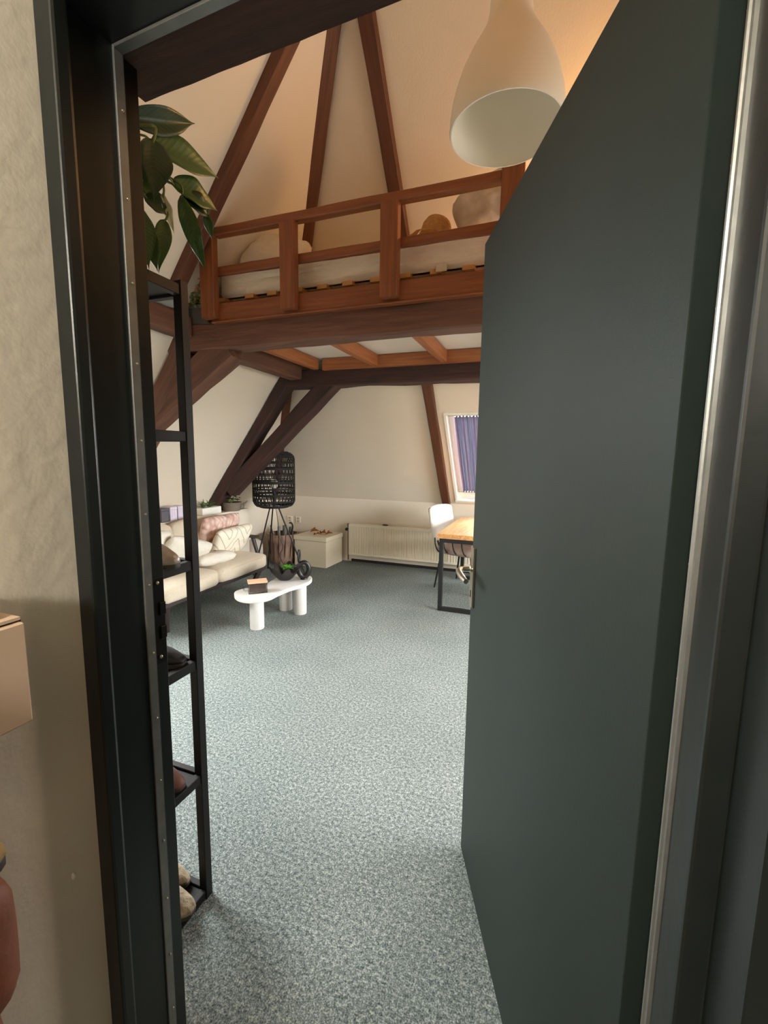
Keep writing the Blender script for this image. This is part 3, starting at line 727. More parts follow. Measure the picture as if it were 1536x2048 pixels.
lo_ = bpy.data.objects.new('lamp_light', ld); COL.objects.link(lo_); lo_.location = gc + nB * 0.07

# ================================================================== CURTAIN
g = G(); nx, nv = 90, 12
x0, x1 = -0.93, -0.62
for i in range(nx + 1):
    t = i / nx
    for j in range(nv + 1):
        s_ = 0.19 + (1.285 - 0.19) * j / nv
        off = -0.035 + 0.016 * sin(t * 2 * pi * 9 + 0.6 * sin(j * 0.35)) + 0.006 * sin(t * 2 * pi * 23)
        sq = 0.93 + 0.07 * j / nv
        g.v.append(PB(x0 + 0.01 + (x1 - x0) * t * sq, s_, off))
for i in range(nx):
    for j in range(nv): g.f.append((i * (nv + 1) + j, (i + 1) * (nv + 1) + j, (i + 1) * (nv + 1) + j + 1, i * (nv + 1) + j + 1))
ct = thing('window_curtain', PB(-0.78, 0.19, -0.03), 'pleated blue and purple curtain drawn aside in the skylight', 'curtain')
o = g.build('cloth', 'curtain_cloth', ct, smooth=60)
sm = o.modifiers.new('thick', 'SOLIDIFY'); sm.thickness = 0.002
for s_ in (1.288, 0.185):
    G().tube([PB(-0.985, s_, -0.035), PB(-0.165, s_, -0.035)], 0.005, 8).build('curtain_wire', 'nickel', ct, smooth=60)

# ================================================================== RADIATOR
rd = thing('radiator', (-1.8, 5.33, 0.1), 'cream ribbed panel radiator under the back slope', 'radiator')
g = G(); rx0, rx1, rz0, rz1, ry = -2.42, -0.75, 0.115, 0.535, 5.285
pitch = 0.035; n_ = int((rx1 - rx0 - 0.03) / pitch); prof = [(rx0, ry + 0.006)]
for k in range(n_):
    a = rx0 + 0.015 + k * pitch
    prof += [(a, ry + 0.006), (a + pitch * 0.12, ry - 0.005), (a + pitch * 0.62, ry - 0.005), (a + pitch * 0.74, ry + 0.006)]
prof += [(rx1, ry + 0.006)]
bk = [(x, ry + 0.02) for x, y in (prof[-1], prof[0])]
g.prism(prof + bk, rz0 + 0.03, rz1 - 0.03)
g.build('ribbed_panel', 'radiator_paint', rd)
g = G(); g.box(rx0 - 0.004, rx1 + 0.004, ry - 0.006, ry + 0.085, rz1 - 0.034, rz1); g.build('top_cover', 'radiator_paint', rd, bevel=0.006, seg=2)
g = G(); g.box(rx0, rx1, ry - 0.004, ry + 0.022, rz0, rz0 + 0.032); g.build('bottom_rail', 'radiator_paint', rd, bevel=0.005, seg=2)
g = G(); g.box(rx0 - 0.004, rx0 + 0.004, ry, ry + 0.085, rz0, rz1 - 0.01); g.build('side_cover', 'radiator_paint', rd)
g = G(); g.box(rx0 + 0.01, rx1, ry + 0.06, ry + 0.075, rz0, rz1 - 0.02); g.build('back_panel', 'radiator_paint', rd)
for x in (rx0 + 0.2, rx1 - 0.2): G().box(x - 0.02, x + 0.02, ry + 0.07, YK, rz0 + 0.05, rz1 - 0.08).build('bracket', 'radiator_paint', rd)
vv = G().tube([(rx0 - 0.03, ry + 0.05, 0.03), (rx0 - 0.03, ry + 0.05, 0.47), (rx0 + 0.0, ry + 0.05, 0.49)], 0.009, 8).build('supply_pipe', 'pipe_dark', rd, smooth=50)
G().tube([(rx0 - 0.03, ry + 0.045, 0.46), (rx0 - 0.03, ry - 0.015, 0.46)], 0.021, 14).build('valve_knob', 'black_metal', rd, smooth=40, bevel=0.003)
G().tube([(rx0 - 0.03, ry + 0.05, 0.485), (rx0 - 0.03, ry + 0.05, 0.53)], 0.012, 10).build('valve_body', 'pipe_dark', rd, smooth=40)
o = G().sphere((-1.92, 5.33, 0.545), 0.02, 8, (2.2, 0.7, 0.5)).build('wooden_clip', 'pipe_dark', smooth=True)
tag(o, 'small dark wooden clip lying on top of the radiator', 'clip')

# wall sockets
for k, x in enumerate((-3.40, -3.265)):
    t = thing('wall_socket', (x, YK, 0.52), ('cream wall socket nearer the left corner, above the brown basket', 'cream wall socket nearer the storage box')[k], 'socket')
    G().box(x - 0.042, x + 0.042, YK - 0.012, YK, 0.475, 0.565).build('face_plate', 'radiator_paint', t, bevel=0.004)
    for z in (0.50, 0.54):
        G().tube([(x, YK - 0.0135, z), (x, YK - 0.010, z)], 0.016, 14).build('outlet_well', 'chair_beige', t)

# ================================================================== STORAGE BOX with dry leaves
bx = thing('storage_box', (-2.9, 5.15, 0), 'cream fabric storage box with a lid beside the radiator', 'storage box')
BXM = Matrix.Translation((-2.565, 4.909, 0)) @ Matrix.Rotation(R(-2), 4, 'Z')
G().box(-0.47, 0, 0, 0.44, 0, 0.335, BXM).build('body', 'box_fabric', bx, bevel=0.006, seg=2)
G().box(-0.48, 0.01, -0.01, 0.45, 0.338, 0.395, BXM).build('lid', 'box_fabric', bx, bevel=0.012, seg=3)
def leafmesh(L, w, curl, droop, n=12, m=6, fold=0.25, wav=0.0, tw=0.0):
    """blade along +x, width along y, with uv"""
    g = G(); uv = []
    for i in range(n + 1):
        t = i / n
        ww = w * (max(0.0, sin(pi * min(1, t ** 0.72)))) ** (0.8 + 0.7 * t)
        for j in range(m + 1):
            c = -1 + 2 * j / m
            y = c * ww / 2
            z = abs(c) * ww * fold + wav * sin(t * 14 + c * 2) * ww * abs(c) - droop * L * t * t + curl * L * sin(pi * t) 
            g.v.append(Vector((t * L, y * cos(tw * t) , z + y * sin(tw * t)))); uv.append((t, j / m))
    for i in range(n):
        for j in range(m): g.f.append((i * (m + 1) + j, (i + 1) * (m + 1) + j, (i + 1) * (m + 1) + j + 1, i * (m + 1) + j + 1))
    return g, uv
def build_leaf(name, mname, parent, M, **kw):
    g, uv = leafmesh(**kw)
    me = bpy.data.meshes.new(name); me.from_pydata([tuple(v) for v in g.v], [], g.f)
    ul = me.uv_layers.new(name='UVMap')
    for l in me.loops: ul.data[l.index].uv = uv[l.vertex_index]
    for p in me.polygons: p.use_smooth = True
    me.materials.append(MATS[mname])
    o = bpy.data.objects.new(name, me); COL.objects.link(o); o.matrix_world = M
    sd = o.modifiers.new('thick', 'SOLIDIFY'); sd.thickness = 0.0012
    if parent is not None: o.parent = parent; o.matrix_parent_inverse = parent_mat(parent).inverted()
    return o
lab = ('curled dry brown leaf lying on the storage box nearest the sockets', 'dry brown leaf in the middle of the storage box lid', 'flat dry brown leaf near the front edge of the storage box lid', 'dry brown leaf on the storage box end beside the radiator')
for k, (x, y) in enumerate(((-2.89, 5.17), (-2.72, 5.13), (-2.75, 5.0), (-2.62, 5.09))):
    o = build_leaf('dry_leaf', 'dry_leaf', None, Matrix.Translation((x - 0.05, y, 0.402)) @ Matrix.Rotation(R((20, -15, 5, 30)[k]), 4, 'Z'), L=(0.13, 0.12, 0.13, 0.11)[k], w=0.07, curl=0.12, droop=-0.1, fold=(0.5, 0.45, 0.2, 0.35)[k], wav=0.2)
    tag(o, lab[k], 'leaf', 'dry leaves on the storage box')

# ================================================================== FLOOR LAMP
fl = thing('floor_lamp', (-3.0, 4.45, 0), 'black tripod floor lamp with a woven rattan shade', 'floor lamp')
lc = Vector((-3.0, 4.43, 0))
def shade_r(t):   # t 0..1 bottom to top, rounded cylinder
    R0 = 0.243; k = 0.14
    if t < k: return R0 * (0.68 + 0.32 * sqrt(max(0, 1 - ((k - t) / k) ** 2)))
    if t > 1 - k: return R0 * (0.68 + 0.32 * sqrt(max(0, 1 - ((t - 1 + k) / k) ** 2)))
    return R0
z0, z1 = 0.825, 1.468
g = G(); nst = 64
def sp_(t, a): r_ = shade_r(t); return lc + Vector((r_ * cos(a), r_ * sin(a), z0 + (z1 - z0) * t))
for k in range(nst):
    a = 2 * pi * k / nst; da = 0.035 * (1 if k % 2 else -1)
    pts = []
    for i in range(17):
        t = i / 16; pts.append(sp_(t, a + da * sin(t * pi * 7)))
    g.tube(pts, 0.0042, 4)
bands = [0.0, 0.02, 0.04, 0.10, 0.12, 0.21, 0.225, 0.24, 0.33, 0.345, 0.44, 0.455, 0.47, 0.50, 0.58, 0.60, 0.69, 0.70, 0.715, 0.80, 0.82, 0.90, 0.92, 0.94, 0.965, 0.985, 1.0]
for t in bands:
    g.tube([sp_(t, 2 * pi * k / 40) for k in range(40)], 0.0055 if t not in (0.0, 1.0) else 0.008, 5, closed=True)
g.build('woven_shade', 'black_rattan', fl, smooth=60)
g = G()
for k in range(3):
    a = k * 2 * pi / 3 + 0.5
    g.tube([lc + Vector((0.01 * cos(a), 0.01 * sin(a), z0 + 0.03)), sp_(0.03, a)], 0.004, 5)
g.tube([lc + Vector((0, 0, z0 - 0.02)), lc + Vector((0, 0, z0 + 0.22))], 0.018, 10)
_lh = g.build('lamp_holder', 'black_metal', fl, smooth=50)
G().sphere(lc + Vector((0, 0, z0 + 0.27)), 0.05, 12, (1, 1, 1.15)).build('light_bulb', 'lamp_white', _lh, smooth=True)
G().lathe([(0.001, 0.0), (0.06, 0.0), (0.06, 0.014), (0.001, 0.014)], 20, Matrix.Translation(lc + Vector((0, 0, z0 - 0.018)))).build('leg_plate', 'black_metal', fl, smooth=40)
for fx, fy in ((-3.235, 4.61), (-3.20, 4.27), (-2.66, 4.55)):
    d = Vector((fx, fy, 0)) - Vector((lc.x, lc.y, 0)); d.normalize()
    G().tube([Vector((fx, fy, 0.004)), lc + d * 0.05 + Vector((0, 0, z0 - 0.01))], 0.0085, 8).build('leg', 'black_metal', fl, smooth=50)
pts = [lc + Vector((0.02, 0, z0 - 0.01)), lc + Vector((0.03, 0.03, 0.62)), lc + Vector((0.02, 0.06, 0.45)), lc + Vector((0.06, 0.08, 0.33)), lc + Vector((0.02, 0.07, 0.22)), lc + Vector((0.08, 0.05, 0.12)), lc + Vector((0.1, 0.12, 0.02)), lc + Vector((0.12, 0.4, 0.006))]
def smooth_path(p, k=6):
    p = [Vector(q) for q in p]; out = []
    for i in range(len(p) - 1):
        a = p[max(0, i - 1)]; b_ = p[i]; c = p[i + 1]; d = p[min(len(p) - 1, i + 2)]
        for j in range(k):
            t = j / k
            out.append(0.5 * ((2 * b_) + (c - a) * t + (2 * a - 5 * b_ + 4 * c - d) * t * t + (3 * b_ - a - 3 * c + d) * t ** 3))
    out.append(p[-1]); return out
G().tube(smooth_path(pts), 0.0035, 6).build('power_cable', 'black_metal', fl, smooth=60)

# basket and bag in the corner behind the lamp
bk_ = thing('tall_basket', (-3.2, 5.0, 0), 'tall brown basket holding rolled things in the corner behind the floor lamp', 'basket')
g = G(); prof = []
for i in range(11):
    t = i / 10; prof.append((0.15 + 0.05 * t + 0.008 * sin(t * 9), 0.0 + 0.40 * t))
prof += [(0.19, 0.40), (0.145, 0.02), (0.001, 0.02)]
g.lathe(prof, 28, Matrix.Translation((-3.25, 4.98, 0))).build('body', 'basket_brown', bk_, smooth=50)
for a in range(14):
    t = 2 * pi * a / 14
    G().tube([(-3.25 + 0.152 * cos(t), 4.98 + 0.152 * sin(t), 0.01), (-3.25 + 0.203 * cos(t + 0.1), 4.98 + 0.203 * sin(t + 0.1), 0.40)], 0.006, 5).build('stake', 'pipe_dark', bk_, smooth=60)
labs = ['black stick leaning out of the tall basket towards the sofa', 'black umbrella handle standing up from the tall basket', 'clear rolled plastic sheet in the tall basket']
tag(G().tube([(-3.31, 4.95, 0.05), (-3.40, 4.93, 0.50)], 0.009, 8).build('stick', 'black_metal', smooth=60), labs[0], 'stick')
tag(G().tube(smooth_path([(-3.20, 5.0, 0.05), (-3.12, 5.0, 0.42), (-3.10, 4.99, 0.50), (-3.115, 4.98, 0.545), (-3.14, 4.98, 0.54)]), 0.011, 8).build('umbrella_handle', 'black_metal', smooth=60), labs[1], 'umbrella')
for k in range(5):
    q = G().tube([(-3.33 + 0.045 * k, 5.02 + 0.04 * (k % 2), 0.025), (-3.345 + 0.05 * k, 5.04 + 0.045 * (k % 2), 0.47 + 0.015 * (k % 3))], 0.019, 10)
    tag(q.build('paper_roll', 'grey_cloth', smooth=50), 'grey paper roll standing in the tall basket', 'paper roll', 'paper rolls in the tall basket')
o = softbox('paper_bag', 'bag_white', -3.58, -3.39, 4.58, 4.77, 0.0, 0.33, 0.06, puff=0.02, wr=0.02, seed=3)
tag(o, 'crumpled white bag on the floor between sofa end and basket', 'bag')

# ================================================================== SOFA
sf = thing('sofa', (-3.0, 3.1, 0), 'cream two-seat sofa on a dark wooden frame against the ledge', 'sofa')
SY0, SY1 = 2.475, 3.80
def rot_box(c, size, rx=0, ry=0, rz=0): return Matrix.Translation(c) @ Matrix.Rotation(rz, 4, 'Z') @ Matrix.Rotation(ry, 4, 'Y') @ Matrix.Rotation(rx, 4, 'X') @ Matrix.Diagonal((*size, 1))
U = lambda: G().box(-.5, .5, -.5, .5, -.5, .5)
G().box(-2.74, -2.69, SY0, SY1, 0.245, 0.285).build('front_rail', 'sofa_wood', sf, bevel=0.006)
G().box(-3.24, -3.19, SY0, SY1, 0.21, 0.25).build('rear_rail', 'sofa_wood', sf, bevel=0.006)
for y in (SY0, (SY0 + SY1) / 2 - 0.02, SY1 - 0.04): G().box(-3.20, -2.72, y, y + 0.04, 0.235, 0.27).build('side_rail', 'sofa_wood', sf, bevel=0.005)
for y, ay in ((SY0 + 0.04, 1), (SY1 - 0.04, -1)):
    G().tube([(-2.815, y + 0.10 * ay, 0.0), (-2.725, y + 0.02 * ay, 0.25)], [0.021, 0.028], 10).build('leg', 'sofa_wood', sf, smooth=40)
    G().tube([(-3.25, y, 0.0), (-3.20, y, 0.23)], [0.014, 0.022], 10).build('leg', 'sofa_wood', sf, smooth=40)
for y in (SY0 - 0.05, SY1 + 0.07):
    G().box(-3.26, -2.83, y - 0.025, y + 0.025, 0.555, 0.582).build('armrest', 'sofa_wood', sf, bevel=0.008, seg=2)
    G().tube([(-2.90, y, 0.565), (-2.80, y - 0.0, 0.26), (-2.79, y - 0.0, 0.22)], [0.022, 0.018, 0.016], 10).build('arm_support', 'sofa_wood', sf, smooth=40)
    G().tube([(-3.24, y, 0.565), (-3.22, y, 0.24)], [0.02, 0.018], 10).build('arm_support', 'sofa_wood', sf, smooth=40)
for k, (ya, yb) in enumerate(((SY0, 3.085), (3.09, SY1))):
    sc_k = softbox('seat_cushion', 'sofa_fabric', -3.20, -2.66, ya, yb, 0.275, 0.425, 0.045, sf, 0.025, 0.006, k + 1)
    G().tube(smooth_path([(-2.668, ya + 0.03, 0.392), (-2.655, ya + 0.2, 0.396), (-2.653, (ya + yb) / 2, 0.398), (-2.655, yb - 0.2, 0.396), (-2.668, yb - 0.03, 0.392)]), 0.004, 6).build('piping', 'sofa_fabric', sc_k, smooth=60)
TB = Matrix.Translation((-3.17, 0, 0.40)) @ Matrix.Rotation(R(-12), 4, 'Y') @ Matrix.Translation((3.17, 0, -0.40))
for k, (y0, y1) in enumerate(((SY0, 3.095), (3.10, SY1 - 0.01))):
    softbox('back_cushion', 'sofa_fabric', -3.24, -3.11, y0, y1, 0.36, 0.795, 0.05, sf, 0.03, 0.006, 5 + k, M=TB, n=(5, 12, 10))
G().box(-3.285, -3.25, SY0, SY1, 0.25, 0.70, TB).build('back_frame', 'sofa_wood', sf, bevel=0.006)
def lean(x, y, z, tilt, yaw=0, roll=0):   # pillow facing +X, tilted back
    return Matrix.Translation((x, y, z)) @ Matrix.Rotation(R(90 + yaw), 4, 'Z') @ Matrix.Rotation(R(roll), 4, 'Y') @ Matrix.Rotation(R(tilt), 4, 'X')
o = cushion('cushion', 'knit_pink', 0.58, 0.36, 0.13, lean(-3.10, 3.60, 0.665, 16, 0, 0), seed=11, wr=0.01)
tag(o, 'pink cable-knit cushion on the sofa behind the zigzag cushion', 'cushion')
o = cushion('cushion', 'zigzag_cloth', 0.62, 0.34, 0.13, lean(-2.97, 3.62, 0.565, 24, 3, 0), seed=12, wr=0.012)
tag(o, 'cream cushion with tufted zigzag lines at the lamp end of the sofa', 'cushion')
o = cushion('cushion', 'white_cloth', 0.46, 0.46, 0.14, lean(-3.03, 2.62, 0.625, 20, 0, 8), seed=13, wr=0.012)
tag(o, 'cream cushion leaning at the doorway end of the sofa', 'cushion')
o = cushion('cushion', 'white_cloth', 0.50, 0.42, 0.13, lean(-2.94, 2.93, 0.555, 38, -4, 18), seed=14, wr=0.014)
tag(o, 'white cushion slumped in the middle of the sofa', 'cushion')
o = cushion('throw_pillow', 'white_cloth', 0.44, 0.30, 0.12, Matrix.Translation((-2.87, 3.20, 0.478)) @ Matrix.Rotation(R(78), 4, 'Z') @ Matrix.Rotation(R(82), 4, 'X'), seed=15, wr=0.012)
tag(o, 'white throw pillow with dark dashes lying flat on the sofa seat', 'cushion')
dp = o
for k in range(6):
    mm = parent_mat(dp) @ Matrix.Translation((-0.13 + 0.05 * k, -0.0575 + (0.012 if k in (0, 5) else 0.0), -0.06 + 0.03 * (k % 3)))
    mm2 = parent_mat(dp) @ Matrix.Translation((-0.13 + 0.05 * k, 0.0575 - (0.012 if k in (0, 5) else 0.0), -0.06 + 0.03 * (k % 3)))
    for q in (mm2,):
        c = G().box(-0.006, 0.006, -0.004, 0.006, -0.022, 0.022).build('dash', 'slate_paper', M=q, bevel=0.002)
        c.parent = dp; c.matrix_parent_inverse = parent_mat(dp).inverted()

# things on the ledge behind the sofa
LZ = 0.785
def ledge_box(x, y, w, d, h, m, lab_, nm='box', cat='box', grp=None):
    t = thing(nm, (x, y, LZ), lab_, cat, grp)
    G().box(x - d / 2, x + d / 2, y - w / 2, y + w / 2, LZ, LZ + h * 0.8).build('body', m, t, bevel=0.004)
    G().box(x - d / 2 - 0.002, x + d / 2 + 0.002, y - w / 2 - 0.002, y + w / 2 + 0.002, LZ + h * 0.8, LZ + h).build('lid', m, t, bevel=0.004)
ledge_box(-3.43, 3.19, 0.085, 0.10, 0.13, 'slate_paper', 'dark grey box on the ledge behind the sofa')
ledge_box(-3.43, 3.295, 0.085, 0.10, 0.135, 'lilac_paper', 'pale lilac box on the ledge beside the dark grey box')
ledge_box(-3.43, 3.39, 0.08, 0.10, 0.137, 'lilac_paper', 'pale lilac box on the ledge beside the fern pot')
def fern(t, c, n, L, mname, spread=1.0, seed=0, w=0.022):
    rr = random.Random(seed)
    for k in range(n):
        a = 2 * pi * k / n + rr.uniform(-0.3, 0.3); el = rr.uniform(25, 75) * spread
        M = Matrix.Translation(c) @ Matrix.Rotation(a, 4, 'Z') @ Matrix.Rotation(R(-el), 4, 'Y')
        build_leaf('leaf', mname, t, M, L=L * rr.uniform(0.7, 1.1), w=w, curl=0.05, droop=0.35, n=6, m=2, fold=0.2)
def pot(t, c, r, h, m):
    G().lathe([(0.001, 0), (r * 0.82, 0), (r * 0.9, h * 0.4), (r, h), (r * 0.9, h), (r * 0.82, h * 0.85), (0.001, h * 0.85)], 24, Matrix.Translation(c)).build('pot', m, t, smooth=50)
    G().lathe([(0.001, h * 0.87), (r * 0.85, h * 0.87)], 20, Matrix.Translation(c)).build('soil', 'soil', COL.objects[-1])
t = thing('potted_fern', (-3.43, 3.54, LZ), 'small feathery plant in a pale pot beside the lilac boxes', 'plant')
pot(t, (-3.43, 3.55, LZ), 0.04, 0.06, 'pvc_white'); fern(t, (-3.43, 3.55, LZ + 0.055), 14, 0.11, 'plant_green', 0.9, 3, 0.012)
t = thing('trough_planter', (-3.43, 3.8, LZ), 'white trough with a bushy green plant at the foot of the dark truss', 'plant')
g = G(); g.box(-3.48, -3.38, 3.68, 3.97, LZ, LZ + 0.075); g.build('trough', 'pvc_white', t, bevel=0.006)
fern(t, (-3.43, 3.74, LZ + 0.07), 16, 0.13, 'plant_green', 0.9, 5, 0.016); fern(t, (-3.43, 3.83, LZ + 0.07), 14, 0.13, 'plant_green', 0.9, 8, 0.016)
t = thing('potted_plant', (-3.42, 4.14, LZ), 'round-leaved plant in a brown stone pot at the ledge end', 'plant')
pot(t, (-3.40, 4.16, LZ - 0.0), 0.115, 0.10, 'stone_pot')
rr = random.Random(4)
for k in range(13):
    a = 2 * pi * k / 13 + rr.uniform(-.2, .2); L = rr.uniform(0.07, 0.13); el = rr.uniform(30, 70)
    p0 = Vector((-3.40, 4.16, LZ + 0.085)); p1 = p0 + Vector((cos(a) * cos(R(el)), sin(a) * cos(R(el)), sin(R(el)))) * L
    if p1.x < -3.47: p1.x = -3.47
    G().tube([p0, (p0 + p1) / 2 + Vector((0, 0, 0.01)), p1], 0.002, 5).build('stem', 'leaf_olive', t)
    build_leaf('leaf', 'lily_leaf_dark', t, Matrix.Translation(p1) @ Matrix.Rotation(a, 4, 'Z') @ Matrix.Rotation(R(10), 4, 'Y'), L=0.06, w=0.052, curl=0.05, droop=0.15, n=7, m=4, fold=0.08)
o = G()
for k in range(6): o.tube(smooth_path([(-3.41, 4.30 + 0.02 * k, LZ), (-3.41 + rnd.uniform(-.02, .03), 4.31 + 0.02 * k, LZ + 0.05), (-3.38 + rnd.uniform(-.02, .03), 4.30 + 0.025 * k, LZ + rnd.uniform(.06, .11))], 4), 0.0025, 5)
tag(o.build('dried_twigs', 'grey_cloth', smooth=60), 'tuft of grey dried twigs at the end of the ledge', 'twigs')

# ================================================================== COFFEE TABLE
ctb = thing('coffee_table', (-2.13, 3.2, 0), 'white kidney-shaped coffee table on three thick round legs', 'coffee table')
key = [(-2.385, 2.93), (-2.30, 2.828), (-2.19, 2.786), (-2.09, 2.82), (-2.035, 2.91), (-2.03, 3.04), (-2.01, 3.19), (-1.965, 3.33), (-1.965, 3.46), (-2.02, 3.57), (-2.12, 3.61), (-2.23, 3.57), (-2.295, 3.46), (-2.295, 3.32), (-2.275, 3.21), (-2.30, 3.11), (-2.365, 3.03)]
poly = []
K = len(key)
for i in range(K):
    a, b_, c, d = (Vector(key[(i + q) % K]) for q in (-1, 0, 1, 2))
    for j in range(5):
        t = j / 5; poly.append(0.5 * ((2 * b_) + (c - a) * t + (2 * a - 5 * b_ + 4 * c - d) * t * t + (3 * b_ - a - 3 * c + d) * t ** 3))
G().prism([tuple(p) for p in poly], 0.268, 0.300).build('table_top', 'table_white', ctb, bevel=0.008, seg=3, smooth=50)
for x, y in ((-2.19, 2.955), (-2.215, 3.43), (-2.04, 3.395)):
    G().lathe([(0.056, 0.0), (0.058, 0.006), (0.058, 0.268)], 28, Matrix.Translation((x, y, 0))).build('leg', 'table_white', ctb, smooth=50)
# glass jar box with a wooden lid
gb = thing('glass_canister', (-2.2, 2.97, 0.30), 'square glass box of brown contents with a pale lid on the coffee table', 'canister')
GM = Matrix.Translation((-2.20, 2.985, 0.301)) @ Matrix.Rotation(R(42), 4, 'Z')
g = G(); a_, b2, h_ = 0.075, 0.045, 0.085
for (x0, x1, y0, y1, z0_, z1_) in ((-a_, a_, -b2, b2, 0, 0.006), (-a_, a_, -b2, -b2 + .004, .006, h_), (-a_, a_, b2 - .004, b2, .006, h_), (-a_, -a_ + .004, -b2, b2, .006, h_), (a_ - .004, a_, -b2, b2, .006, h_)): g.box(x0, x1, y0, y1, z0_, z1_, GM)
_gb = g.build('glass_body', 'clear_glass', gb)
G().box(-a_ + .006, a_ - .006, -b2 + .006, b2 - .006, 0.012, h_ - 0.012, GM).build('contents', 'brown_content', gb, bevel=0.004)
G().box(-a_ - .003, a_ + .003, -b2 - .003, b2 + .003, h_, h_ + 0.016, GM).build('lid', 'peach_lid', gb, bevel=0.003, seg=2)
G().tube(smooth_path([GM @ Vector(p) for p in ((-a_, 0, 0.07), (-a_ - 0.03, 0, 0.072), (-a_ - 0.036, 0, 0.04), (-a_ - 0.026, 0, 0.02), (-a_, 0, 0.02))]), 0.005, 8).build('handle', 'clear_glass', _gb, smooth=60)
# wavy black bowl with a succulent
bw = thing('wavy_bowl', (-2.19, 3.43, 0.30), 'black wavy-rimmed bowl with a small green plant on the coffee table', 'bowl')
g = G(); n = 72; rows = 12; vs = []
for i in range(rows + 1):
    t = i / rows
    for k in range(n):
        a = 2 * pi * k / n
        r_ = 0.055 + 0.085 * t ** 0.8 + 0.026 * t * t * cos(7 * a)
        vs.append(Vector((-2.20 + r_ * cos(a), 3.40 + r_ * sin(a), 0.301 + 0.105 * t + 0.030 * t * t * sin(7 * a + 1))))
for i in range(rows + 1):
    t = 1 - i / rows
    for k in range(n):
        a = 2 * pi * k / n
        r_ = 0.047 + 0.085 * t ** 0.8 + 0.026 * t * t * cos(7 * a)
        vs.append(Vector((-2.20 + r_ * cos(a), 3.40 + r_ * sin(a), 0.307 + 0.099 * t + 0.030 * t * t * sin(7 * a + 1))))
g.add(vs, [])
for i in range(2 * rows + 1):
    for k in range(n): g.f.append((i * n + k, i * n + (k + 1) % n, (i + 1) * n + (k + 1) % n, (i + 1) * n + k))
g.f.append(tuple(range(n))[::-1]); g.f.append(tuple((2 * rows + 1) * n + k for k in range(n)))
g.build('bowl_body', 'black_ceramic', bw, smooth=60)
sc_ = thing('succulent', (-2.19, 3.42, 0.35), 'bright green little plant growing in the wavy black bowl', 'plant')
G().lathe([(0.001, 0), (0.035, 0), (0.042, 0.05), (0.001, 0.05)], 16, Matrix.Translation((-2.19, 3.42, 0.34))).build('root_ball', 'soil', sc_, smooth=50)
rr = random.Random(2)
for k in range(18):
    a = k * 2.4; el = 20 + 55 * (k / 18)
    build_leaf('leaf', 'bright_green', sc_, Matrix.Translation((-2.19, 3.42, 0.39)) @ Matrix.Rotation(a, 4, 'Z') @ Matrix.Rotation(R(-el), 4, 'Y'), L=0.085 - 0.002 * k, w=0.034, curl=0.05, droop=0.25, n=6, m=2, fold=0.25)
# black ring sculpture
rg = thing('ring_sculpture', (-2.08, 3.47, 0.30), 'black looped ceramic ring sculpture beside the wavy bowl', 'sculpture')
rc = Vector((-2.045, 3.475, 0.392)); ex = Vector((0.80, 0.60, 0)).normalized()
g = G(); pts = [rc + ex * (0.046 * cos(2 * pi * k / 28)) + Vector((0, 0, 0.066 * sin(2 * pi * k / 28))) for k in range(28)]
g.tube(pts, [0.020 + 0.007 * (0.5 - 0.5 * sin(2 * pi * k / 28)) for k in range(28)], 12, closed=True); g.build('ring', 'black_ceramic', rg, smooth=60)
g = G(); c2 = rc + Vector((-0.035, -0.025, 0.125)); ex2 = Vector((-0.2, 0.98, 0)).normalized()
pts = [c2 + ex2 * (0.020 * cos(2 * pi * k / 24)) + Vector((0, 0, 0.055 * sin(2 * pi * k / 24))) for k in range(24)]
g.tube(pts, 0.010, 10, closed=True); g.build('upper_loop', 'black_ceramic', rg, smooth=60)
G().lathe([(0.001, 0), (0.035, 0), (0.03, 0.012), (0.001, 0.014)], 18, Matrix.Translation((rc.x, rc.y, 0.301))).build('foot', 'black_ceramic', rg, smooth=50)

# ================================================================== DINING TABLE AND CHAIR
dt = thing('dining_table', (-0.4, 4.5, 0), 'oak-topped dining table on a black metal frame behind the door', 'table')
G().box(-0.905, 0.0, 3.925, 5.16, 0.695, 0.738).build('table_top', 'oak', dt, bevel=0.003, seg=2)
tw = 0.038
for y in (3.94, 5.10):
    for x in (-0.885, -0.055):
        G().box(x, x + tw, y, y + tw, 0.0, 0.694).build('leg', 'black_metal', dt, bevel=0.002)
    G().box(-0.885 + tw, -0.055, y, y + tw, 0.0, tw).build('foot_bar', 'black_metal', dt, bevel=0.002)
    G().box(-0.885 + tw, -0.055, y, y + tw, 0.655, 0.694).build('apron', 'black_metal', dt, bevel=0.002)
for x in (-0.885, -0.055): G().box(x, x + tw, 3.94 + tw, 5.10, 0.655, 0.694).build('side_apron', 'black_metal', dt, bevel=0.002)
ch = thing('dining_chair', (-0.80, 4.80, 0), 'white-backed padded chair with black legs tucked under the oak table', 'chair')
CM = Matrix.Translation((-0.80, 4.80, 0)) @ Matrix.Rotation(R(70), 4, 'Z')      # local -y is the chair's front
softbox('seat', 'chair_beige', -0.23, 0.23, -0.24, 0.22, 0.39, 0.475, 0.035, ch, 0.02, 0.006, 3, M=CM)
BMx = CM @ Matrix.Translation((0.0, 0.27, 0.62)) @ Matrix.Rotation(R(-12), 4, 'X')
softbox('backrest', 'chair_white', -0.22, 0.22, -0.03, 0.035, -0.10, 0.27, 0.03, ch, 0.02, 0.004, 6, M=BMx, n=(12, 4, 12))
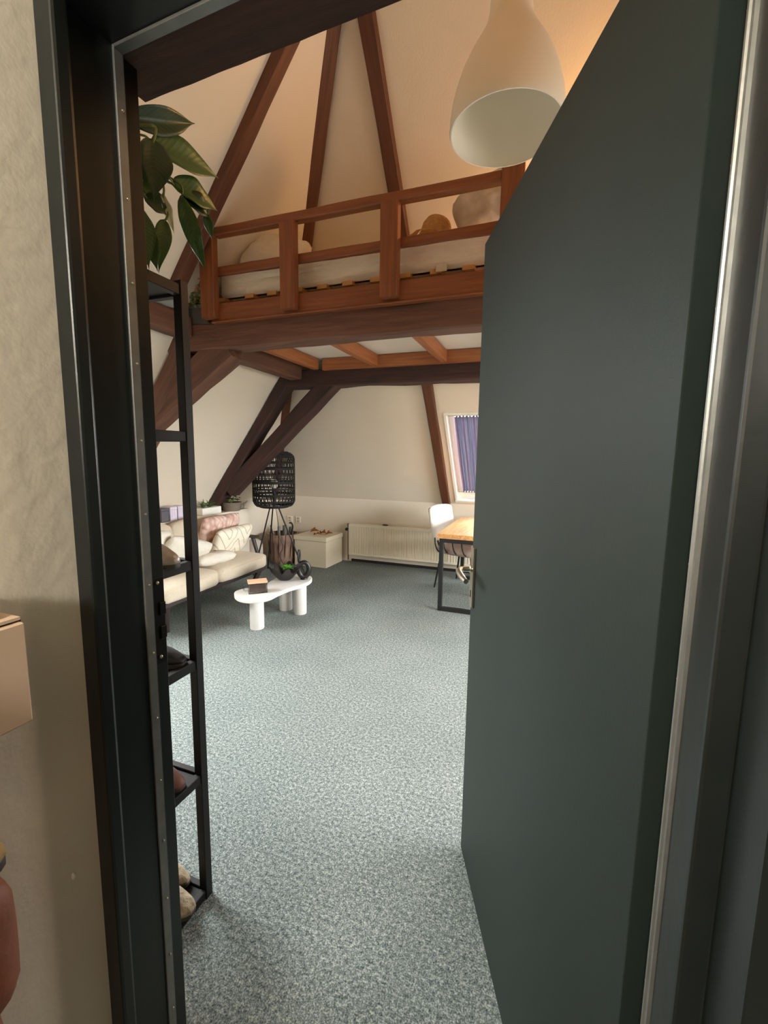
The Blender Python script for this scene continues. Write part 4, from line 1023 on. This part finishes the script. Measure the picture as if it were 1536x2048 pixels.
for sx in (-1, 1):
    for sy, yy in ((-1, -0.20), (1, 0.16)):
        G().tube([CM @ Vector((sx * 0.20, yy, 0.40)), CM @ Vector((sx * 0.235, yy + sy * 0.06, 0.0))], [0.013, 0.009], 10).build('leg', 'black_metal', ch, smooth=50)
    G().tube([CM @ Vector((sx * 0.15, 0.21, 0.42)), CM @ Vector((sx * 0.14, 0.27, 0.55))], 0.011, 8).build('back_stay', 'black_metal', ch, smooth=50)
for k in range(4):
    y = -0.16 + 0.11 * k
    G().tube(smooth_path([CM @ Vector(p) for p in ((-0.20, y, 0.40), (-0.255, y + 0.01, 0.43), (-0.285, y + 0.02, 0.50), (-0.28, y + 0.03, 0.57))]), 0.007, 8).build('arm_hoop', 'black_metal', ch, smooth=60)

# ================================================================== PENDANT LAMP
pd = thing('pendant_lamp', (-0.185, 1.62, 2.5), 'large off-white bell-shaped pendant lamp hanging above the open door', 'pendant lamp')
PMx = Matrix.Translation((-0.185, 1.62, 2.50))
outer = [(0.179, 0.0), (0.182, 0.008), (0.181, 0.04), (0.175, 0.085), (0.163, 0.13), (0.147, 0.175), (0.126, 0.218), (0.103, 0.256), (0.083, 0.29), (0.071, 0.32), (0.066, 0.35), (0.064, 0.39), (0.062, 0.425), (0.045, 0.435)]
inner = [(r_ - 0.004, z) for r_, z in outer[:-1]][::-1]
G().lathe(outer + [(0.040, 0.43)] + inner, 56, PMx, close=True).build('shade', 'lamp_white', pd, smooth=60)
_bs = G().lathe([(0.001, 0.30), (0.02, 0.305), (0.022, 0.33), (0.022, 0.43), (0.001, 0.43)], 16, PMx).build('bulb_socket', 'lamp_white', pd, smooth=50)
G().tube([PMx @ Vector((0, 0, 0.43)), PMx @ Vector((0, 0, ZC - 2.5))], 0.004, 8).build('cord', 'lamp_white', pd, smooth=60)
G().sphere(PMx @ Vector((0, 0, 0.275)), 0.032, 12, (1, 1, 1.2)).build('bulb', 'lamp_white', _bs, smooth=True)

# ================================================================== SHELVING UNIT BY THE DOOR
sh = thing('shelving_unit', (-1.25, 0.87, 0), 'tall narrow black shelving unit just inside the doorway', 'shelf')
SX0, SX1, SYa, SYb = -1.58, -0.959, 0.725, 1.022
pw = 0.028
for x in (SX0, SX1 - pw):
    for y in (SYa, SYb - pw):
        G().box(x, x + pw, y, y + pw, 0, 1.915).build('post', 'shelf_black', sh, bevel=0.0015)
levels = [0.025, 0.435, 0.815, 1.125, 1.50, 1.895]
for z in levels:
    G().box(SX0 + pw, SX1 - pw, SYa + 0.004, SYb - pw + 0.004, z - 0.012, z).build('shelf_board', 'shelf_black', sh, bevel=0.0015)
    G().box(SX1 - pw + 0.003, SX1 - 0.003, SYa + pw, SYb - pw, z - 0.02, z + 0.008).build('side_rail', 'shelf_black', sh, bevel=0.0015)
    G().box(SX0 + 0.003, SX0 + pw - 0.003, SYa + pw, SYb - pw, z - 0.02, z + 0.008).build('side_rail', 'shelf_black', sh, bevel=0.0015)
    G().box(SX0 + pw, SX1 - pw, SYb - pw + 0.005, SYb - 0.003, z - 0.02, z + 0.008).build('front_rail', 'shelf_black', sh, bevel=0.0015)
def shoe(name, label, cat, m, loc, rz, L, w, h, seed=0, open_=True, group=None):
    t = thing(name, loc, label, cat, group)
    M = Matrix.Translation(loc) @ Matrix.Rotation(rz, 4, 'Z')     # toe towards +x
    def out(tt):
        return w / 2 * (0.80 + 0.28 * sin(pi * min(1, tt * 1.05) ** 1.1) if tt < 0.75 else 0.0)
    n = 24; half = []
    for i in range(n + 1):
        tt = i / n; x = tt * L - L / 2
        yv = w / 2 * (sin(pi * (0.03 + 0.955 * tt)) ** 0.45) * (0.86 + 0.16 * tt)
        half.append((x, yv))
    poly = half + [(x, -y) for x, y in half[::-1]]
    G().prism(poly, 0.0, 0.016, M).build('sole', 'sole', t, bevel=0.003, smooth=40)
    g = G(); rings = 9; vs = []
    for i in range(n + 1):
        x, yv = half[i]; tt = i / n
        hh = h * (1.0 if tt < 0.35 else 1.0 - 0.45 * ((tt - 0.35) / 0.65) ** 1.3) * (sin(pi * (0.05 + 0.935 * tt)) ** 0.40)
        for k in range(rings):
            a = pi * k / (rings - 1)
            d = noise.noise(Vector((x * 18 + seed, cos(a) * 2, sin(a) * 2))) * 0.006
            vs.append(M @ Vector((x, yv * 0.98 * cos(a) * (1 + d * 4), 0.015 + (hh + d) * abs(sin(a)) ** 0.75)))
    g.add(vs, [])
    for i in range(n):
        for k in range(rings - 1):
            if open_ and i < n * 0.42 and 2 < k < 5 and i > 2: continue
            g.f.append((i * rings + k, (i + 1) * rings + k, (i + 1) * rings + k + 1, i * rings + k + 1))
    g.f.append(tuple(range(rings))[::-1]); g.f.append(tuple(n * rings + k for k in range(rings)))
    o = g.build('upper', m, t, smooth=70)
    sd = o.modifiers.new('thick', 'SOLIDIFY'); sd.thickness = 0.003
    return t
shoe('shoe', 'silver grey shoe on the shelf level with the sofa back', 'shoe', 'shoe_silver', (-1.068, 0.905, 1.126), R(14), 0.24, 0.095, 0.085, 1)
shoe('shoe', 'black flat shoe on the shelving unit', 'shoe', 'shoe_black', (-1.10, 0.945, 0.816), R(10), 0.25, 0.09, 0.05, 2)
shoe('shoe', 'brown rounded shoe on the second lowest shelf', 'shoe', 'shoe_brown', (-1.095, 0.915, 0.436), R(8), 0.25, 0.095, 0.075, 3)
shoe('slipper', 'beige fleece slipper on the bottom shelf, nearer the doorway', 'slipper', 'shoe_fleece', (-1.075, 0.90, 0.026), R(12), 0.26, 0.105, 0.08, 4)
shoe('slipper', 'beige fleece slipper on the bottom shelf, away from the doorway', 'slipper', 'shoe_fleece', (-1.16, 0.975, 0.026), R(8), 0.26, 0.075, 0.08, 5)

# peace lily on top of the shelving unit
ly = thing('peace_lily', (-1.18, 0.87, 1.897), 'drooping green peace lily in a pot on top of the black shelving unit', 'plant')
G().lathe([(0.001, 0), (0.075, 0), (0.095, 0.16), (0.10, 0.165), (0.09, 0.165), (0.085, 0.14), (0.001, 0.14)], 28, Matrix.Translation((-1.18, 0.87, 1.897))).build('pot', 'pvc_white', ly, smooth=50)
G().lathe([(0.001, 0.141), (0.084, 0.141)], 24, Matrix.Translation((-1.18, 0.87, 1.897))).build('soil', 'soil', ly)
core = Vector((-1.18, 0.87, 2.03))
def lily(base, tip, w, arch=0.1, roll=0, m='lily_leaf', fold=0.18, wav=0.04, stem=True):
    base = Vector(base); tip = Vector(tip); d = tip - base; L = d.length; x = d.normalized()
    # face the blade roughly towards the doorway, then roll it
    view = (Vector((0, 0, 1.45)) - (base + tip) / 2).normalized()
    z = (view + Vector((0, 0, 0.6))); z = (z - x * z.dot(x)).normalized(); y = z.cross(x)
    M = Matrix(((x.x, y.x, z.x, base.x), (x.y, y.y, z.y, base.y), (x.z, y.z, z.z, base.z), (0, 0, 0, 1))) @ Matrix.Rotation(R(roll), 4, 'X')
    build_leaf('leaf', m, ly, M, L=L, w=w, curl=arch, droop=0.0, fold=fold, wav=wav, n=16, m=6)
    if stem:
        q = smooth_path([core + Vector((rnd.uniform(-.03, .03), rnd.uniform(-.03, .03), 0)), (core + base) / 2 + Vector((0, 0, 0.10)), base - x * 0.02 + Vector((0, 0, 0.01)), base + x * 0.01], 6)
        G().tube(q, 0.0028, 6).build('stem', 'leaf_olive', ly, smooth=60)
lily((-0.985, 0.865, 2.235), (-0.95, 1.063, 2.338), 0.06, 0.07, 45, 'lily_leaf_dark', fold=0.3)
lily((-1.05, 0.92, 2.31), (-0.95, 0.878, 2.262), 0.05, 0.1, 0, 'lily_leaf_dark')
lily((-0.965, 0.918, 2.205), (-0.95, 1.153, 2.25), 0.085, 0.03, 8, wav=0.02)
lily((-0.93, 0.898, 2.195), (-0.93, 0.892, 2.055), 0.075, 0.05, -20, 'lily_leaf_dark')
lily((-0.96, 0.978, 2.145), (-0.95, 1.144, 2.155), 0.075, 0.06, 5)
lily((-0.95, 0.998, 2.125), (-0.95, 1.085, 1.965), 0.046, 0.08, 15, wav=0.14)
lily((-0.97, 0.885, 2.185), (-0.97, 0.903, 2.11), 0.05, 0.1, -10, 'lily_leaf_dark')
lily((-0.99, 0.895, 2.11), (-0.97, 0.955, 2.10), 0.06, 0.1, 0)
lily((-0.96, 0.872, 2.03), (-0.95, 0.885, 1.897), 0.055, 0.08, 0)
lily((-0.955, 0.890, 2.00), (-0.95, 0.911, 1.902), 0.042, 0.08, 15)
lily((-0.955, 0.945, 2.042), (-0.95, 0.914, 1.900), 0.04, 0.08, -10)
lily((-0.95, 0.937, 2.098), (-0.95, 0.971, 2.018), 0.022, 0.05, 0, 'spathe', wav=0.15)
lily((-0.95, 1.089, 2.125), (-0.95, 1.116, 2.065), 0.026, 0.05, 0)
lily((-0.96, 1.018, 2.135), (-0.95, 1.11, 2.118), 0.06, 0.12, 0, 'lily_leaf_dark')
lily((-0.97, 0.898, 2.075), (-0.95, 0.96, 2.055), 0.05, 0.1, 0, 'lily_leaf_dark')
lily((-1.0, 0.90, 2.14), (-0.985, 0.93, 2.20), 0.07, 0.1, 30, 'lily_leaf_dark')

# ================================================================== HALL SIDE
hc = thing('wall_drawer_unit', (-0.68, 0.0, 1.09), 'pale wall-mounted drawer unit with dark edges in the hall', 'cabinet')
G().box(-0.73, -0.628, -0.09, 0.355, 1.092, 1.234).build('body', 'cabinet_edge', hc, bevel=0.002)
G().box(-0.628, -0.618, -0.09, 0.352, 1.095, 1.231).build('drawer_front', 'cabinet_beige', hc, bevel=0.002)
G().box(-0.73, -0.622, -0.09, 0.350, 1.234, 1.238).build('top', 'cabinet_beige', hc)
tb = thing('tan_box', (-0.67, 0.25, 1.238), 'small tan box on the hall drawer unit', 'box')
G().box(-0.715, -0.632, 0.10, 0.331, 1.238, 1.262).build('body', 'box_tan', tb, bevel=0.003)
G().box(-0.717, -0.630, 0.098, 0.333, 1.262, 1.268).build('lid', 'cabinet_edge', tb, bevel=0.002)
g = G()
for k in range(4):
    rr_ = 0.034 - 0.003 * k
    g.tube([(-0.672 + rr_ * 0.9 * cos(2 * pi * q / 20), 0.293 + rr_ * 1.05 * sin(2 * pi * q / 20), 1.2735 + 0.006 * k + 0.003 * sin(q + k)) for q in range(20)], 0.0045, 6, closed=True)
tag(g.build('coiled_cable', 'black_metal', smooth=60), 'coil of black cable lying on the small tan box', 'cable')
shoe('hall_shoe', 'tan suede shoe toe on the hall shoe rack', 'shoe', 'tan_suede', (-0.655, 0.205, 0.915), R(82), 0.22, 0.085, 0.07, 7, open_=False)
rk = thing('shoe_rack', (-0.68, 0.0, 0), 'dark narrow shoe rack below the hall drawer unit', 'rack')
for z in (0.45, 0.905): G().box(-0.728, -0.625, -0.09, 0.285, z - 0.01, z).build('rack_shelf', 'shelf_black', rk)
for y in (-0.085, 0.25): G().box(-0.728, -0.708, y, y + 0.02, 0, 1.0).build('rack_post', 'shelf_black', rk)
bg_ = thing('leather_bag', (-0.665, 0.22, 0.46), 'rust brown rounded leather bag on the hall shoe rack', 'bag')
softbox('bag_body', 'rust_leather', -0.715, -0.618, 0.08, 0.325, 0.70, 0.895, 0.045, bg_, 0.01, 0.004, 2, n=(6, 12, 10))
softbox('bag_base', 'rust_leather', -0.712, -0.622, 0.09, 0.30, 0.452, 0.72, 0.04, bg_, 0.01, 0.004, 4, n=(6, 12, 10))
sc2 = thing('shade_block', (-0.6, -0.55, 0), 'tall unseen block added behind the viewer to shade the lower hall wall', 'cabinet')  # added out of view, keeps the hall lamp off the lower wall
G().box(-0.725, -0.47, -1.0, -0.11, 0, 1.42).build('body', 'cabinet_edge', sc2, bevel=0.003)
for z in (0.05, 0.51, 0.97): G().box(-0.47, -0.455, -0.99, -0.12, z, z + 0.43).build('shade_block_front', 'cabinet_beige', sc2, bevel=0.003)
cl = thing('cable_clip', (-0.728, 0.47, 0.42), 'tiny white cable clip on the hall wall near the floor', 'clip')
G().sphere((-0.727, 0.452, 0.72), 0.004, 8, (1, 1, 1.6)).build('clip_body', 'pvc_white', cl, smooth=True)
hl = thing('hall_ceiling_lamp', (-0.30, -1.2, 2.65), 'round milk-glass ceiling lamp in the hall', 'ceiling lamp')
G().lathe([(0.06, 2.69), (0.06, 2.66), (0.04, 2.65), (0.001, 2.65)], 24, Matrix.Translation((-0.30, -1.2, 0.008))).build('canopy', 'pvc_white', hl, smooth=40)
G().tube([(-0.30, -1.2, 2.66), (-0.30, -1.2, 2.33)], 0.006, 8).build('stem', 'pvc_white', hl)
G().sphere((-0.30, -1.2, 2.25), 0.09, 16).build('glass_globe', 'hall_globe', hl, smooth=True)
ld = bpy.data.lights.new('hall_light', 'POINT'); ld.energy = 66.0; ld.color = (1.0, 0.93, 0.80); ld.shadow_soft_size = 0.09
lo_ = bpy.data.objects.new('hall_light', ld); COL.objects.link(lo_); lo_.location = (-0.30, -1.2, 2.12)
